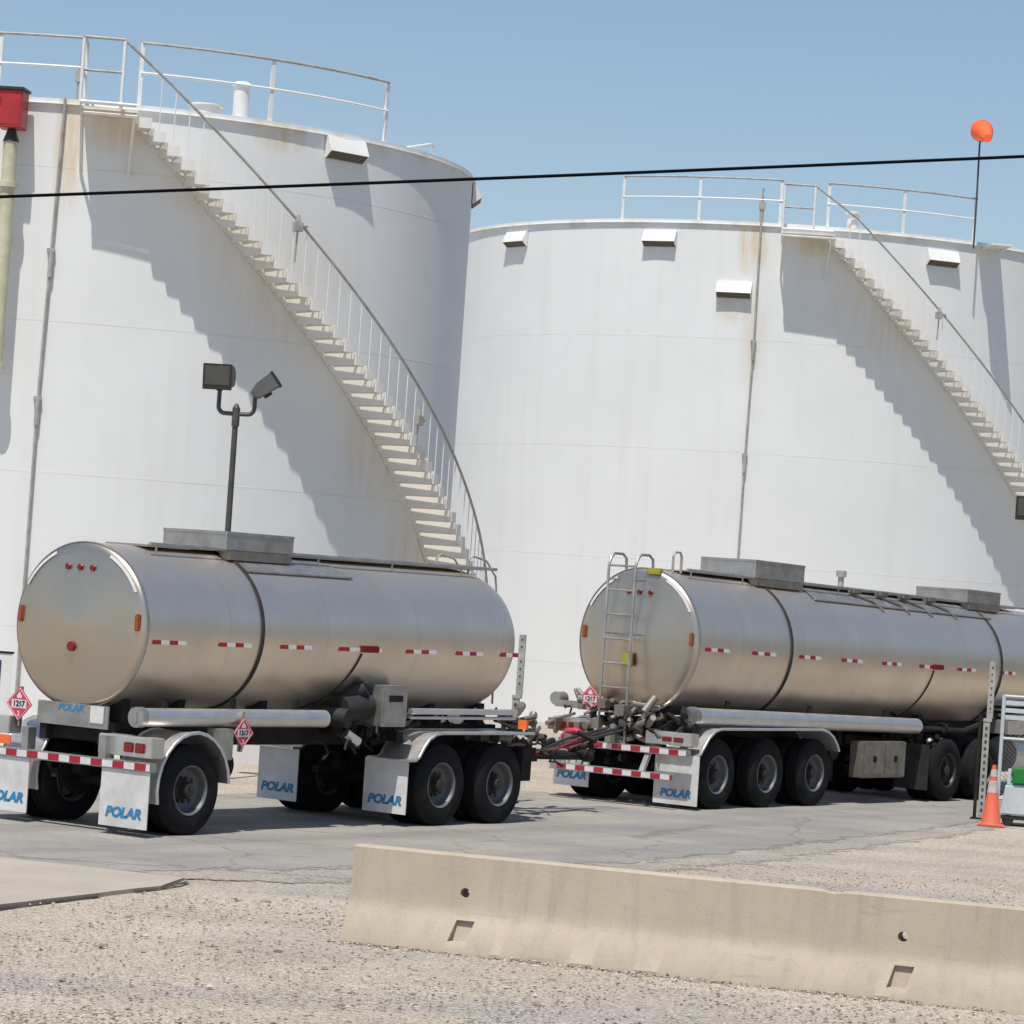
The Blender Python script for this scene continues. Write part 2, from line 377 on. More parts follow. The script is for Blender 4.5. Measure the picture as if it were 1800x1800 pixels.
def face_right(): return Matrix.Rotation(R_(90), 4, 'Z') @ Matrix.Rotation(R_(90), 4, 'X')   # readable from +X

# ------------------------------------------------------------------ ground, road, slab
def ground_sheet():
    mb = MB()
    xs = [-1500, -400, -120, -40] + [-20+i*1.0 for i in range(41)] + [40, 120, 400, 1500]
    ys = [-300, -60, 5] + [14+i*1.0 for i in range(60)] + [95, 140, 300, 900, 2500]
    vs = []
    for y in ys:
        for x in xs:
            z = 0.0
            if -20 <= x <= 20 and 14 <= y <= 31 and not (-3 < x < 6.5 and 24 < y < 31):
                z = 0.035*noise.noise((x*0.5, y*0.5, 0)) - 0.02
            vs.append((x, y, z))
    n = len(xs); fs = [(j*n+i, j*n+i+1, (j+1)*n+i+1, (j+1)*n+i) for j in range(len(ys)-1) for i in range(n-1)]
    return mb.add(vs, fs).build('ground', M['gravel'])
struct(ground_sheet())

def ragged(pts, step, amp, z, seed):
    out = []
    for i in range(len(pts)):
        a = Vector(pts[i]); b = Vector(pts[(i+1) % len(pts)]); L = (b-a).length; k = max(1, int(L/step))
        d = (b-a).normalized(); nrm = Vector((-d.y, d.x))
        for j in range(k):
            p = a + (b-a)*j/k
            q = noise.noise((p.x*1.3, p.y*1.3, seed)) + 0.5*noise.noise((p.x*4, p.y*4, seed+3))
            out.append((*(p + nrm*q*amp), z))
    return out
near_edge = [(-16, 20.5), (-9.0, 27.2), (-5.6, 30.3), (-3.2, 32.2), (-1.2, 33.9), (0.3, 35.2), (1.8, 37.1), (3.5, 40.4), (6.0, 45.4), (7.6, 49.0), (10.5, 55.2), (16, 66), (26, 84)]
far_edge = [(-16, 30), (-8, 38.6), (-3.6, 43.4), (2.0, 49.3), (6.9, 54.3), (8.8, 58.5), (19, 88)]
def along(pts, n):
    P = [Vector(p) for p in pts]; L = [0]
    for a, b in zip(P, P[1:]): L.append(L[-1]+(b-a).length)
    out = []
    for i in range(n+1):
        t = L[-1]*i/n; k = 0
        while k < len(L)-2 and L[k+1] < t: k += 1
        out.append(P[k].lerp(P[k+1], (t-L[k])/(L[k+1]-L[k])))
    return out
def worn(mat, sc, thr):
    """let the sheet break up into the gravel below towards its edges"""
    nt = mat.node_tree; b = nt.nodes['Principled BSDF']
    at = nt.nodes.new('ShaderNodeAttribute'); at.attribute_name = 'edge'
    co = objco(nt); f = noisen(nt, co, sc, 8, 0.72)
    v = mathn(nt, 'SUBTRACT', at.outputs['Fac'], mathn(nt, 'MULTIPLY_ADD', f, 1.7, -0.45))
    nt.links.new(mathn(nt, 'MULTIPLY_ADD', v, 9.0, thr, clamp=True), b.inputs['Alpha'])
def road_sheet(name, mat, out_near, out_far, z, fade):
    N = 90; A = along(near_edge, N); B = along(far_edge, N); vs = []; fs = []; ed = []
    for a, b in zip(A, B):
        d = (b-a); W = d.length; d.normalize(); a2 = a-d*out_near; W2 = W+out_near+out_far
        for t, v in ((0, 0.0), (fade, 1.0), (W2-fade, 1.0), (W2, 0.0)):
            p = a2+d*t; vs.append((p.x, p.y, z)); ed.append(v)
    for i in range(N):
        for k in range(3): fs.append((i*4+k, i*4+k+1, (i+1)*4+k+1, (i+1)*4+k))
    me = bpy.data.meshes.new(name); me.from_pydata(vs, [], fs); me.materials.append(mat)
    at = me.attributes.new('edge', 'FLOAT', 'POINT'); at.data.foreach_set('value', ed); me.update()
    return link(name, me)
worn(M['asphalt'], 1.6, 0.5); worn(M['shoulder'], 1.2, 0.5)
M['unseen_field'] = ground_mat('unseen_dry_field', [(0.13, 0.10, 0.065), (0.19, 0.145, 0.095), (0.22, 0.18, 0.11)], 0.3, 12, 0.3, 0.5, 0.03)
struct(MB().add([(14, -60, 0.004), (14, 34, 0.004), (26, 70, 0.004), (60, 240, 0.004), (600, 240, 0.004), (600, -60, 0.004)], [(0, 5, 4, 3, 2, 1)]).build('unseen_field', M['unseen_field']))  # outside the camera view, added to darken what the barrels mirror
struct(road_sheet('road_shoulder', M['shoulder'], 1.9, 1.0, 0.004, 2.0))
struct(road_sheet('road', M['asphalt'], 0.55, 0.5, 0.008, 1.3))
sl = [(-2.95, 31.28), (-4.89, 32.06), (-9.6, 33.95), (-14.0, 24.0), (-5.95, 24.05), (-4.21, 27.82), (-3.10, 30.30)]
pts = ragged(sl, 0.35, 0.03, 0.03, 5.0)
mb = MB(); n = len(pts)
mb.add(pts + [(x, y, -0.05) for x, y, z in pts], [tuple(range(n))] + [(i, (i+1) % n, n+(i+1) % n, n+i) for i in range(n)])
slab = struct(mb.build('concrete_slab', M['slab'], smooth=False))
cr_ = MB()  # flat dark strip painted in for the shadow line at the slab edge
A = along([(-2.9, 31.1), (-3.10, 30.27), (-4.21, 27.79), (-5.95, 24.0)], 60)
for i in range(60):
    a_, b_ = A[i], A[i+1]; w0 = 0.012+0.045*max(0, noise.noise((a_.x*2, a_.y*2, 4))); w1 = 0.012+0.045*max(0, noise.noise((b_.x*2, b_.y*2, 4)))
    if noise.noise((a_.x*0.9, a_.y*0.9, 21)) > 0.08: continue
    cr_.add([(a_.x-0.02, a_.y, 0.0125), (a_.x+w0, a_.y-w0*0.4, 0.0125), (b_.x+w1, b_.y-w1*0.4, 0.0125), (b_.x-0.02, b_.y, 0.0125)], [(0, 1, 2, 3)])
struct(cr_.build('slab_edge_shade', M['slab_shade']))

# loose stones over the foreground gravel
def stones():
    base = [(-1, 0, 0), (1, 0, 0), (0, -1, 0), (0, 1, 0), (0, 0, 0.7), (0, 0, -0.5)]
    fs0 = [(0, 2, 4), (2, 1, 4), (1, 3, 4), (3, 0, 4), (2, 0, 5), (1, 2, 5), (3, 1, 5), (0, 3, 5)]
    vs = []; fs = []
    def inpoly(x, y): return (x < -2.9 and y > 27.8 + (x+4.2)*2.1 and x > -14) or (y > 31.5 and x < 0.5)
    tries = 0
    while len(fs) < 8*15000 and tries < 60000:
        tries += 1
        y = 21 + 17*random.random()**1.3; x = random.uniform(-0.19*y-0.6, 0.19*y+0.6)
        if inpoly(x, y) or (y > 30 and x < 1.0 + (y-36)*0.5): continue
        u = (x+1.4)*0.9504 - (y-26.95)*0.3110; v = (x+1.4)*0.3110 + (y-26.95)*0.9504
        if -0.1 < u < 6.0 and -0.05 < v < 0.7: continue
        dens = noise.noise((x*0.6, y*0.6, 9))
        if dens < -0.05 and random.random() < 0.65: continue
        r = random.choice((0.007, 0.009, 0.012, 0.016)) * random.uniform(0.7, 1.4)
        if random.random() < 0.012: r *= 2.2
        a = random.uniform(0, 6.28); ca, sa = math.cos(a), math.sin(a); ax, ay, az = r*random.uniform(0.8, 1.4), r*random.uniform(0.7, 1.1), r*random.uniform(0.5, 0.9)
        o = len(vs)
        for p in base:
            q = (p[0]*ax*random.uniform(.8, 1.2), p[1]*ay*random.uniform(.8, 1.2), p[2]*az)
            vs.append((x+q[0]*ca-q[1]*sa, y+q[0]*sa+q[1]*ca, 0.004+q[2]))
        fs += [tuple(i+o for i in f) for f in fs0]
    for _ in range(2600):
        u = random.uniform(0.0, 5.75); v = -abs(random.gauss(0.0, 0.055))-0.004
        if noise.noise((u*1.2, 3, 1)) < -0.1 and random.random() < 0.7: continue
        x = -1.30+u*0.9504+v*0.3110; y = 26.95-u*0.3110+v*0.9504
        r = random.choice((0.006, 0.009, 0.013))*random.uniform(0.7, 1.4); o = len(vs); zz = max(0, 0.03+v*0.5)*random.random()
        for p in base: vs.append((x+p[0]*r*random.uniform(.8, 1.3), y+p[1]*r, zz+p[2]*r*0.8))
        fs += [tuple(i+o for i in f) for f in fs0]
    o = MB().add(vs, fs)
    me = bpy.data.meshes.new('loose_stones'); me.from_pydata([tuple(v) for v in o.v], [], o.f)
    m, nt, b = new_mat('loose_stone')
    g = nt.nodes.new('ShaderNodeNewGeometry')
    c = ramp(nt, g.outputs['Random Per Island'], [(0.0, (0.12, 0.095, 0.08)), (0.38, (0.27, 0.22, 0.175)), (0.7, (0.40, 0.34, 0.285)), (1.0, (0.56, 0.50, 0.43))])
    nt.links.new(c, b.inputs['Base Color']); b.inputs['Roughness'].default_value = 0.9
    me.materials.append(m)
    return link('loose_stones', me)
st = struct(stones(), 'stuff'); st['label'] = 'scattered pale stones over the gravel yard'

# ------------------------------------------------------------------ storage tanks
def pol(ph, r, z):
    a = R_(ph); return (r*math.sin(a), -r*math.cos(a), z)
def arc(p0, p1, r, z0, z1=None, n=16):
    z1 = z0 if z1 is None else z1
    return [pol(p0+(p1-p0)*i/n, r, z0+(z1-z0)*i/n) for i in range(n+1)]
def pframe(ph, r, z):
    """frame on the wall: local x tangential (to the right), y outward, z up"""
    a = R_(ph); t = Vector((math.cos(a), math.sin(a), 0)); o = Vector((math.sin(a), -math.cos(a), 0))
    p = Vector(pol(ph, r, z)); return Matrix(((t.x, o.x, 0, p.x), (t.y, o.y, 0, p.y), (0, 0, 1, p.z), (0, 0, 0, 1)))
def storage_tank(label, C, rz, R, H, mat, stair, plat, rails, vents, conduit, fixtures, group, plat_d=0.8):
    T = thing('storage_tank', label, 'storage tank', (C[0], C[1], 0), rz, group)
    mb = MB(); mb.lathe([(R, -0.3), (R, 0.9*H), (R, H), (R-0.05, H)], 160); mb.build('shell', mat, T)
    MB().lathe([(R-0.05, H-0.01), (R*0.5, H+0.12), (0.0, H+0.25)], 96).build('roof', M['white'], T)
    MB().lathe([(R+0.002, H-0.07), (R+0.055, H-0.07), (R+0.055, H-0.06), (R+0.012, H-0.052), (R+0.012, H+0.02), (R-0.05, H+0.02)], 160).build('rim_angle', mat, T)
    ro = R+0.8
    ph0, z0, dph, dz, n = stair
    S_ = MB()
    N = 60; total = dph*n
    for r in (R+0.05,):
        pass
    # inner string plate against the wall carries the treads
    vs = []; fs = []
    for i in range(N+1):
        p = ph0+total*i/N; z = z0-(dz*n)*i/N
        for rr in (R+0.015, R+0.045):
            for zz in (z-0.17, z-0.10): vs.append(pol(p, rr, zz))
    for i in range(N):
        a, b = i*4, (i+1)*4
        fs += [(a, b, b+1, a+1), (a+3, b+3, b+2, a+2), (a+1, b+1, b+3, a+3), (a, a+2, b+2, b)]
    st_ = S_.add(vs, fs).build('stair', mat, T)
    treads = {}
    for i in range(n):
        p = ph0 + dph*(i+0.5); z = z0 - dz*(i+1)
        if z < 0.05: break
        key = min(6, int(p/12))
        if key not in treads:
            w_ = 2*math.pi*(R+0.4)*dph/360
            gap = 0.070*max(0.25, math.sin(R_(key*12+6+22)))
            b = MB(); yd = w_*0.52; yk = yd-w_+gap
            b.box(yk, yd, 0.02, 0.78, -0.03, 0.0)
            b.box(yd-0.008, yd, 0.02, 0.78, -0.075, -0.0305)
            b.box(yk-0.008, yk-0.0005, 0.02, 0.78, -0.062, 0.146)
            b.box(yk, yd, 0.772, 0.784, -0.07, 0.095)
            o = b.build('tread', M['cream'], st_, smooth=False); treads[key] = o.data
        else: o = link('tread', treads[key], st_)
        o.matrix_local = pframe(p, R, z)
    # top platform
    pa, pb, pz, gate = plat; rp = R+plat_d
    b = MB(); b.add([pol(pa+(pb-pa)*i/8, r, z) for z in (pz-0.035, pz) for r in (R+0.004, rp+0.02) for i in range(9)],
        [(0, 1, 10, 9)]); b.f = []; b.m = []
    for i in range(8):
        for q in ((i, i+1, i+10, i+9), (18+i, 27+i, 28+i, 19+i), (9+i, 10+i, 28+i, 27+i), (i, 18+i, 19+i, i+1)): b.f.append(list(q)); b.m.append(0)
    for q in ((0, 9, 27, 18), (8, 26, 35, 17)): b.f.append(list(q)); b.m.append(0)
    pl = b.build('platform', M['cream'], T, smooth=False)
    b = MB(); b.tube(arc(pa, pb, rp-0.01, pz-0.09, n=6), 0.03, 6)
    for p in (pa+0.25, pb-0.3): b.tube([pol(p, rp-0.06, pz-0.06), pol(p, R+0.02, pz-0.95)], 0.028, 6)
    b.build('bracket', M['cream'], pl)
    g = MB(); hr = 1.02
    g.tube([pol(pa, R+0.03, pz+hr+0.04)]+arc(pa, gate, ro-0.03, pz+hr+0.04, n=4), 0.024, 8)
    g.tube([pol(pa, R+0.03, pz+0.55)]+arc(pa, gate, ro-0.03, pz+0.55, n=4), 0.02, 8)
    gr = g.build('platform_railing', M['galv'], pl)
    for p, r in ((pa, ro-0.03), (pa, R+0.06), (gate, ro-0.03)):
        MB().cyl(pol(p, r, pz), pol(p, r, pz+hr+0.02), 0.028, n=8).build('post', M['railwhite'], pl)
    MB().tube(arc(pa, pb-0.2, ro-0.015, pz+0.06, n=6), 0.03, 6).build('toe_board', M['railwhite'], pl)
    # handrail along the stair
    nn = 48; hz = 0.86
    pts = [pol(gate, ro-0.03, pz+hr+0.04)] + [pol(ph0+total*i/nn, ro-0.03, z0-dz*n*i/nn+hz) for i in range(2, nn+1)]
    hrail = MB().tube(pts, 0.023, 8).build('handrail', M['galv'], T)
    hp_me = None
    for i in range(1, n):
        z = z0-dz*(i+1)
        if z < 0.05: break
        if hp_me is None:
            o = MB().cyl((0, 0, -0.1), (0, 0, hz+0.03), 0.009, n=6).build('baluster', M['railwhite'], hrail); hp_me = o.data
        else: o = link('baluster', hp_me, hrail)
        o.matrix_local = pframe(ph0+dph*(i+0.5), ro-0.03, z)
    for (p, z) in fixtures:
        f = MB(pframe(p, ro-0.0, z)); f.box(-0.07, 0.07, -0.06, 0.06, -0.02, 0.13); f.cyl((0, 0, 0.13), (0, 0, 0.24), 0.05, 0.03, 10); f.tube([(0, 0, -0.02), (0, -0.03, -0.5)], 0.018, 6)
        f.cyl((0.1, 0, 0.08), (0.17, 0, 0.08), 0.03, n=8)
        f.build('stair_light', M['galv'], T, bevel=0.006)
    # guard rails on the rim
    for (a, b_, posts) in rails:
        k = max(6, int(abs(b_-a)/3))
        rl = MB().tube(arc(a, b_, R-0.03, H+1.0, n=k), 0.024, 8).build('guard_rail', M['galv'], T)
        MB().tube(arc(a, b_, R-0.03, H+0.53, n=k), 0.021, 8).build('mid_rail', M['railwhite'], rl)
        for p in posts:
            q = MB(pframe(p, R-0.03, H-0.1)); q.box(-0.032, 0.032, -0.006, 0.0, 0, 1.1); q.box(-0.032, -0.026, -0.04, -0.006, 0, 1.1)
            q.build('post', M['railwhite'], rl, smooth=False)
    # overflow hoods below the rim
    vm = None
    for (p, zt) in vents:
        if vm is None:
            v = MB()
            # hood: sloping top, front face, sides, open below
            v.prism([(0.0, 0.0), (0.05, -0.004), (0.17, -0.255), (0.16, -0.26), (0.045, -0.014), (0.0, -0.012)], -0.40, 0.40, 'X')
            for q0, q1 in ((-0.398, -0.385), (0.385, 0.398)): v.prism([(0.004, -0.016), (0.043, -0.016), (0.158, -0.258), (0.03, -0.365), (0.004, -0.365)], q0, q1, 'X')
            o = v.build('overflow_hood', M['white'], T, smooth=False); vm = o.data
            scr = MB().prism([(0.148, -0.252), (0.156, -0.262), (0.026, -0.368), (0.018, -0.358)], -0.384, 0.384, 'X').build('screen', M['screen'], o, smooth=False); sm = scr.data
        else: o = link('overflow_hood', vm, T); link('screen', sm, o)
        o.matrix_local = pframe(p, R, zt)
    # gauge conduit down the wall
    c = MB(); c.tube([pol(conduit[0][0], R+0.05, H+0.02)] + [pol(p, R+0.05, z) for p, z in conduit] + [pol(conduit[-1][0]-0.1, R+0.05, 0.3)], 0.024, 8)
    cd = c.build('gauge_conduit', M['galv'], T)
    for (p, z) in conduit[1:]:
        q = MB(pframe(p, R+0.05, z)); q.cyl((0, 0, 0), (0, 0, -0.42), 0.042, n=10); q.box(-0.07, 0.05, -0.045, 0.03, -0.03, 0.03)
        q.build('coupling', M['galv'], cd)
    return T

T1 = storage_tank('white storage tank with a red foam box on a yellow pipe beside its stair', (-7.48, 55.90), R_(7.62), 6.4, 10.17, M['tank_a'],
    (3.0, 10.0, 1.84, 0.195, 50), (-4.1, 3.0, 10.0, 0.9),
    [(3.5, 44.1, (3.5, 22.85, 44.05)), (-37, -4.3, (-37, -16.5, -4.6))],
    [(35.6, 10.11), (84.5, 10.1), (131, 10.1), (-60, 10.1), (-106, 10.1)], [(-6.7, 10.05), (-7.1, 7.81), (-7.5, 5.5)], [(24.5, 8.42), (46.9, 5.61)], 'white storage tanks', 0.68)
T2 = storage_tank('white storage tank further back with an orange windsock mast at its rim', (6.286, 79.913), R_(-4.5), 8.16, 11.65, M['tank_b'],
    (7.6, 11.40, 1.49, 0.211, 54), (0.1, 7.6, 11.40, 4.5),
    [(-26.8, -0.1, (-26.8, -13.5, -0.4)), (7.0, 32.9, (7.2, 19.7, 32.7))],
    [(-49.3, 11.45), (-19.6, 11.40), (-6.9, 10.29), (26.7, 11.37), (70, 11.4), (-100, 11.4)], [(-3.3, 11.55), (-3.2, 8.96), (-3.4, 6.39)], [(24.0, 9.75), (46, 6.6)], 'white storage tanks')
# things only one of the tanks has
R1, H1 = 6.4, 10.17
p = MB(); p.cyl(pol(-13.1, R1+0.36, 5.95), pol(-13.1, R1+0.36, 9.42), 0.115, n=20)
fp = p.build('foam_pipe', M['pipe_yellow'], T1)
for z in (5.93, 8.75): MB().cyl(pol(-13.1, R1+0.36, z-0.04), pol(-13.1, R1+0.36, z+0.04), 0.155, n=20).build('flange', M['pipe_yellow'], fp)
MB().cyl(pol(-13.1, R1+0.36, 9.42), pol(-13.1, R1+0.36, 9.62), 0.13, 0.06, 16).build('reducer', M['darkmetal'], fp)
for z in (6.3, 7.9): MB().tube([pol(-13.1, R1+0.28, z), pol(-13.1, R1, z)], 0.03, 6).build('wall_bracket', M['pipe_yellow'], fp)
q = MB(pframe(-13.1, R1+0.36, 9.62)); q.box(-0.20, 0.185, -0.2, 0.2, 0.0, 0.58)
fc = q.build('foam_chamber', M['red_box'], T1, bevel=0.012)
q = MB(pframe(-13.1, R1+0.36, 9.62)); q.box(-0.23, 0.21, -0.23, 0.23, 0.58, 0.63); q.box(-0.215, -0.2, -0.05, 0.05, 0.2, 0.4); q.tube([(0, -0.2, 0.3), (0, -0.36, 0.3)], 0.09, 12)
q.build('lid', M['darkmetal'], fc, bevel=0.008)
q = MB(pframe(-13.1, R1+0.36, 9.62)); q.box(-0.15, 0.15, 0.2, 0.206, 0.05, 0.52); q.box(-0.17, -0.155, 0.2, 0.225, 0.1, 0.2); q.box(-0.17, -0.155, 0.2, 0.225, 0.38, 0.48)
q.build('hatch', M['red_box'], fc, smooth=False)
q = MB(); q.cyl(pol(20.5, 5.75, H1-0.1), pol(20.5, 5.75, H1+0.62), 0.13, n=20); q.cyl(pol(20.5, 5.75, H1+0.62), pol(20.5, 5.75, H1+0.67), 0.17, 0.1, 20); q.build('roof_vent', M['white'], T1)
q = MB(); q.cyl(pol(14.5, 5.8, H1), pol(14.5, 5.8, H1+0.2), 0.24, n=24); q.cyl(pol(14.5, 5.8, H1+0.2), pol(14.5, 5.8, H1+0.225), 0.28, n=24); q.build('roof_hatch', M['white'], T1)
q = MB(); q.tube([pol(49.5, R1-0.06, H1)] + [pol(50+i*1.2, R1-0.06, H1+0.03+0.03*i) for i in range(6)] + [pol(57.2, R1-0.06, H1+0.2), pol(57.4, R1-0.06, H1-0.05)], 0.028, 8); q.build('grab_bar', M['railwhite'], T1)
for T_, R0, H0, ph in ((T1, 6.4, 10.17, -4.9), (T2, 8.16, 11.65, -3.35)):
    q = MB(pframe(ph, R0-0.05, H0)); q.cyl((0, 0, 0), (0, 0, 0.3), 0.05, n=10); q.box(-0.075, 0.075, -0.06, 0.06, 0.3, 0.48); q.cyl((0, 0, 0.48), (0, 0, 0.62), 0.035, n=8); q.box(-0.02, 0.02, -0.02, 0.02, 0.62, 0.80)
    q.build('level_gauge', M['galv'], T_, bevel=0.005)
q = MB(); q.cyl(pol(12, 7.7, 11.6), pol(12, 7.7, 12.05), 0.14, n=18); q.cyl(pol(12, 7.7, 12.05), pol(12, 7.7, 12.1), 0.18, n=18); q.build('roof_vent', M['white'], T2)
q = MB(pframe(36.0, 8.16, 11.56) @ Matrix.Rotation(R_(24), 4, 'Z')); q.box(-0.25, 0.25, -0.05, 0.92, -0.02, 0.02); q.tube([(-0.22, 0.8, -0.02), (-0.22, 0.02, -0.05)], 0.02, 6); q.tube([(0.22, 0.8, -0.02), (0.22, 0.02, -0.05)], 0.02, 6)
q.build('bracket_plate', M['white'], T2, smooth=False)

# windsock on its mast at the rim of the right tank
W = thing('windsock', 'orange windsock on a thin dark mast above the right tank rim', 'windsock', (10.05, 72.20, 11.50), R_(-4.5))
MB().tube([(0, 0, -0.05), (0.0, 0, 1.2), (-0.01, 0, 2.3), (0.0, 0, 2.62)], 0.022, 8).build('mast', M['pole'], W)
def sock():
    mb = MB(); vs = []; fs = []; n = 28; K = 12
    for j in range(K+1):
        t = j/K; r = 0.245*(1-0.62*t**1.3); L = 0.75*t
        c = Vector((0.02+0.10*t, 0.02-L*0.95, 2.64-0.27*t**1.2))
        for i in range(n):
            a = 2*math.pi*i/n; rr = r*(1+0.03*math.sin(5*a+4*t)*t)
            vs.append(c + Vector((rr*math.cos(a), 0, rr*math.sin(a))))
    for j in range(K):
        for i in range(n): fs.append((j*n+i, j*n+(i+1) % n, (j+1)*n+(i+1) % n, (j+1)*n+i))
    fs.append(tuple(range(K*n, K*n+n)))
    return mb.add(vs, fs).build('sock', M['sock'], W)
sock()
mb = MB(); hp = [(0.02+0.245*math.cos(a), 0.03, 2.64+0.245*math.sin(a)) for a in [i*math.pi/12 for i in range(25)]]
mb.tube(hp, 0.014, 6, False); mb.build('hoop', M['sock'], W)

# ------------------------------------------------------------------ yard floodlight poles
def floodlight_pole(label, loc):
    P = thing('floodlight_pole', label, 'floodlight', loc, R_(-2), 'twin floodlight poles in the yard')
    h = 5.32
    mb = MB(); mb.cyl((0, 0, 0), (0, 0, h-0.02), 0.052, 0.042, 14); mb.cyl((0, 0, 0), (0, 0, 0.06), 0.16, n=14)
    mb.build('pole', M['pole'], P)
    mb = MB(); mb.cyl((0, 0, h-0.2), (0, 0, h+0.07), 0.058, n=14); mb.cyl((0, 0, h+0.07), (0, 0, h+0.13), 0.05, 0.02, 12)
    for s in (-1, 1):
        mb.tube([(0, 0, h-0.02)] + [(s*(0.16+0.1*math.sin(a)), 0, h-0.02+0.1*(1-math.cos(a))) for a in [i*math.pi/12 for i in range(1, 7)]] + [(s*0.26, 0, h+0.32)], 0.032, 8)
    mb.build('cross_arm', M['pole'], P)
    for s, rz, tilt in ((-1, R_(-6), R_(6)), (1, R_(100), R_(-38))):
        xf = Matrix.Translation((s*0.27+(0.10 if s > 0 else 0), 0, h+(0.34 if s > 0 else 0.32))) @ Matrix.Rotation(rz, 4, 'Z') @ Matrix.Rotation(tilt, 4, 'X') @ (Matrix.Translation((0, -0.05, -0.10)) @ Matrix.Diagonal((1, 1.35, 0.72, 1)) if s > 0 else Matrix())
        f = MB(xf); f.prism([(-0.13, 0.02), (0.12, 0.05), (0.16, 0.12), (0.16, 0.26), (0.06, 0.34), (-0.13, 0.36)], -0.205, 0.205, 'X')
        hd = f.build('floodlight', M['lamp_grey'] if s < 0 else M['lamp_grey'], P, bevel=0.012)
        f = MB(xf); f.box(-0.215, 0.215, -0.15, -0.128, 0.0, 0.375); f.tube([(0, 0.02, -0.02), (0, 0.02, 0.06)], 0.05, 8)
        f.build('frame', M['darkmetal'], hd, bevel=0.006)
        f = MB(xf); f.box(-0.18, 0.18, -0.156, -0.151, 0.07, 0.345); f.build('lens', M['lamp_face'], hd, smooth=False)
    return P
floodlight_pole('dark twin floodlight pole standing behind the near tank trailer', (-4.075, 46.0, 0))
floodlight_pole('floodlight at the right edge in front of the far tank stair', (8.42, 50.3, -0.95))

# ------------------------------------------------------------------ overhead cable
pa, pb = Vector((-5.023, 30, 6.43)), Vector((4.597, 30, 7.47))
d = pb-pa; pts = []
for i in range(61):
    t = -2.2+5.4*i/60; p = pa+d*t; p.z += -0.10*(t*(1-t))*0.35; pts.append(p)
tag(MB().tube(pts, 0.0155, 8).build('overhead_cable', M['cable']), 'thin black overhead cable crossing the sky and both tanks', 'cable')

# ------------------------------------------------------------------ concrete barrier
def barrier():
    L = 6.00; prof = [(-0.30, -0.03), (-0.30, 0.035), (-0.165, 0.262), (-0.143, 0.300), (-0.128, 0.335), (-0.118, 0.385), (-0.112, 0.45), (-0.085, 0.80), (-0.07, 0.815), (0.07, 0.815), (0.085, 0.80), (0.112, 0.45), (0.118, 0.385), (0.128, 0.335), (0.143, 0.300), (0.165, 0.262), (0.30, 0.035), (0.30, -0.03)]
    prof = [(y+0.30, z) for y, z in prof]
    B = MB(); N = 150; vs = []; fs = []; n = len(prof)
    for i in range(N+1):
        for k, (y, z) in enumerate(prof):
            x = L*i/N; j = 0.0025*noise.noise((x*3, y*8, z*8))
            if z > 0.79:
                ch = max(0.0, noise.noise((x*2.3, y*3, 7.0))-0.42)*0.09; z -= ch; y += ch*(0.6 if y < 0.3 else -0.6)
            elif z < 0.05: y += 0.006*noise.noise((x*4, 2.0, y))
            if 0 < i < N: vs.append((x, y+j, z+j*0.5))
            else: vs.append((x, y, z))
    for i in range(N):
        for k in range(n): fs.append((i*n+k, i*n+(k+1) % n, (i+1)*n+(k+1) % n, (i+1)*n+k))
    fs += [tuple(range(n)), tuple(range(N*n, N*n+n))[::-1]]
    o = B.add(vs, fs).build('concrete_barrier', M['barrier'], None, ang=25, bevel=0)
    c = MB()
    for x in (1.00, 4.72):
        c.cyl((x+0.02, -0.1, 0.50), (x+0.02, 0.5, 0.50), 0.042, n=20)
        c.add([(x-0.06, -0.05, 0.10), (x+0.10, -0.05, 0.10), (x+0.14, -0.05, 0.275), (x-0.02, -0.05, 0.275),
               (x-0.06, 0.13, 0.10), (x+0.10, 0.13, 0.10), (x+0.14, 0.18, 0.275), (x-0.02, 0.18, 0.275)],
              [(0, 1, 2, 3), (7, 6, 5, 4), (0, 4, 5, 1), (1, 5, 6, 2), (2, 6, 7, 3), (3, 7, 4, 0)])
    cut = c.build('cutter', M['barrier'], None, smooth=False)
    md = o.modifiers.new('b', 'BOOLEAN'); md.operation = 'DIFFERENCE'; md.object = cut; md.solver = 'EXACT'
    dg = bpy.context.evaluated_depsgraph_get(); me = bpy.data.meshes.new_from_object(o.evaluated_get(dg))
    o.modifiers.clear(); o.data = me; bpy.data.objects.remove(cut)
    me.polygons.foreach_set('use_smooth', [True]*len(me.polygons)); me.set_sharp_from_angle(angle=R_(32))
    return o
nt_ = M['barrier'].node_tree; b_ = nt_.nodes['Principled BSDF']; src_ = b_.inputs['Base Color'].links[0].from_socket
sc_ = ramp(nt_, noisen(nt_, objco(nt_, (0.7, 1, 6)), 1.3, 7, 0.7), [(0.60, 0.0), (0.74, 0.5)])
c_ = mixc(nt_, sc_, src_, (0.22, 0.20, 0.175))
rs_ = ramp(nt_, noisen(nt_, objco(nt_, (2.2, 1, 0.8)), 1.0, 6, 0.65), [(0.64, 0.0), (0.76, 0.35)])
nt_.links.new(mixc(nt_, rs_, c_, (0.42, 0.30, 0.19)), b_.inputs['Base Color'])
B = barrier(); B.location = (-1.205, 26.92, 0); B.rotation_euler = (0, 0, -0.3162)
tag(B, 'tan concrete traffic barrier with two lifting slots lying on the gravel', 'barrier')

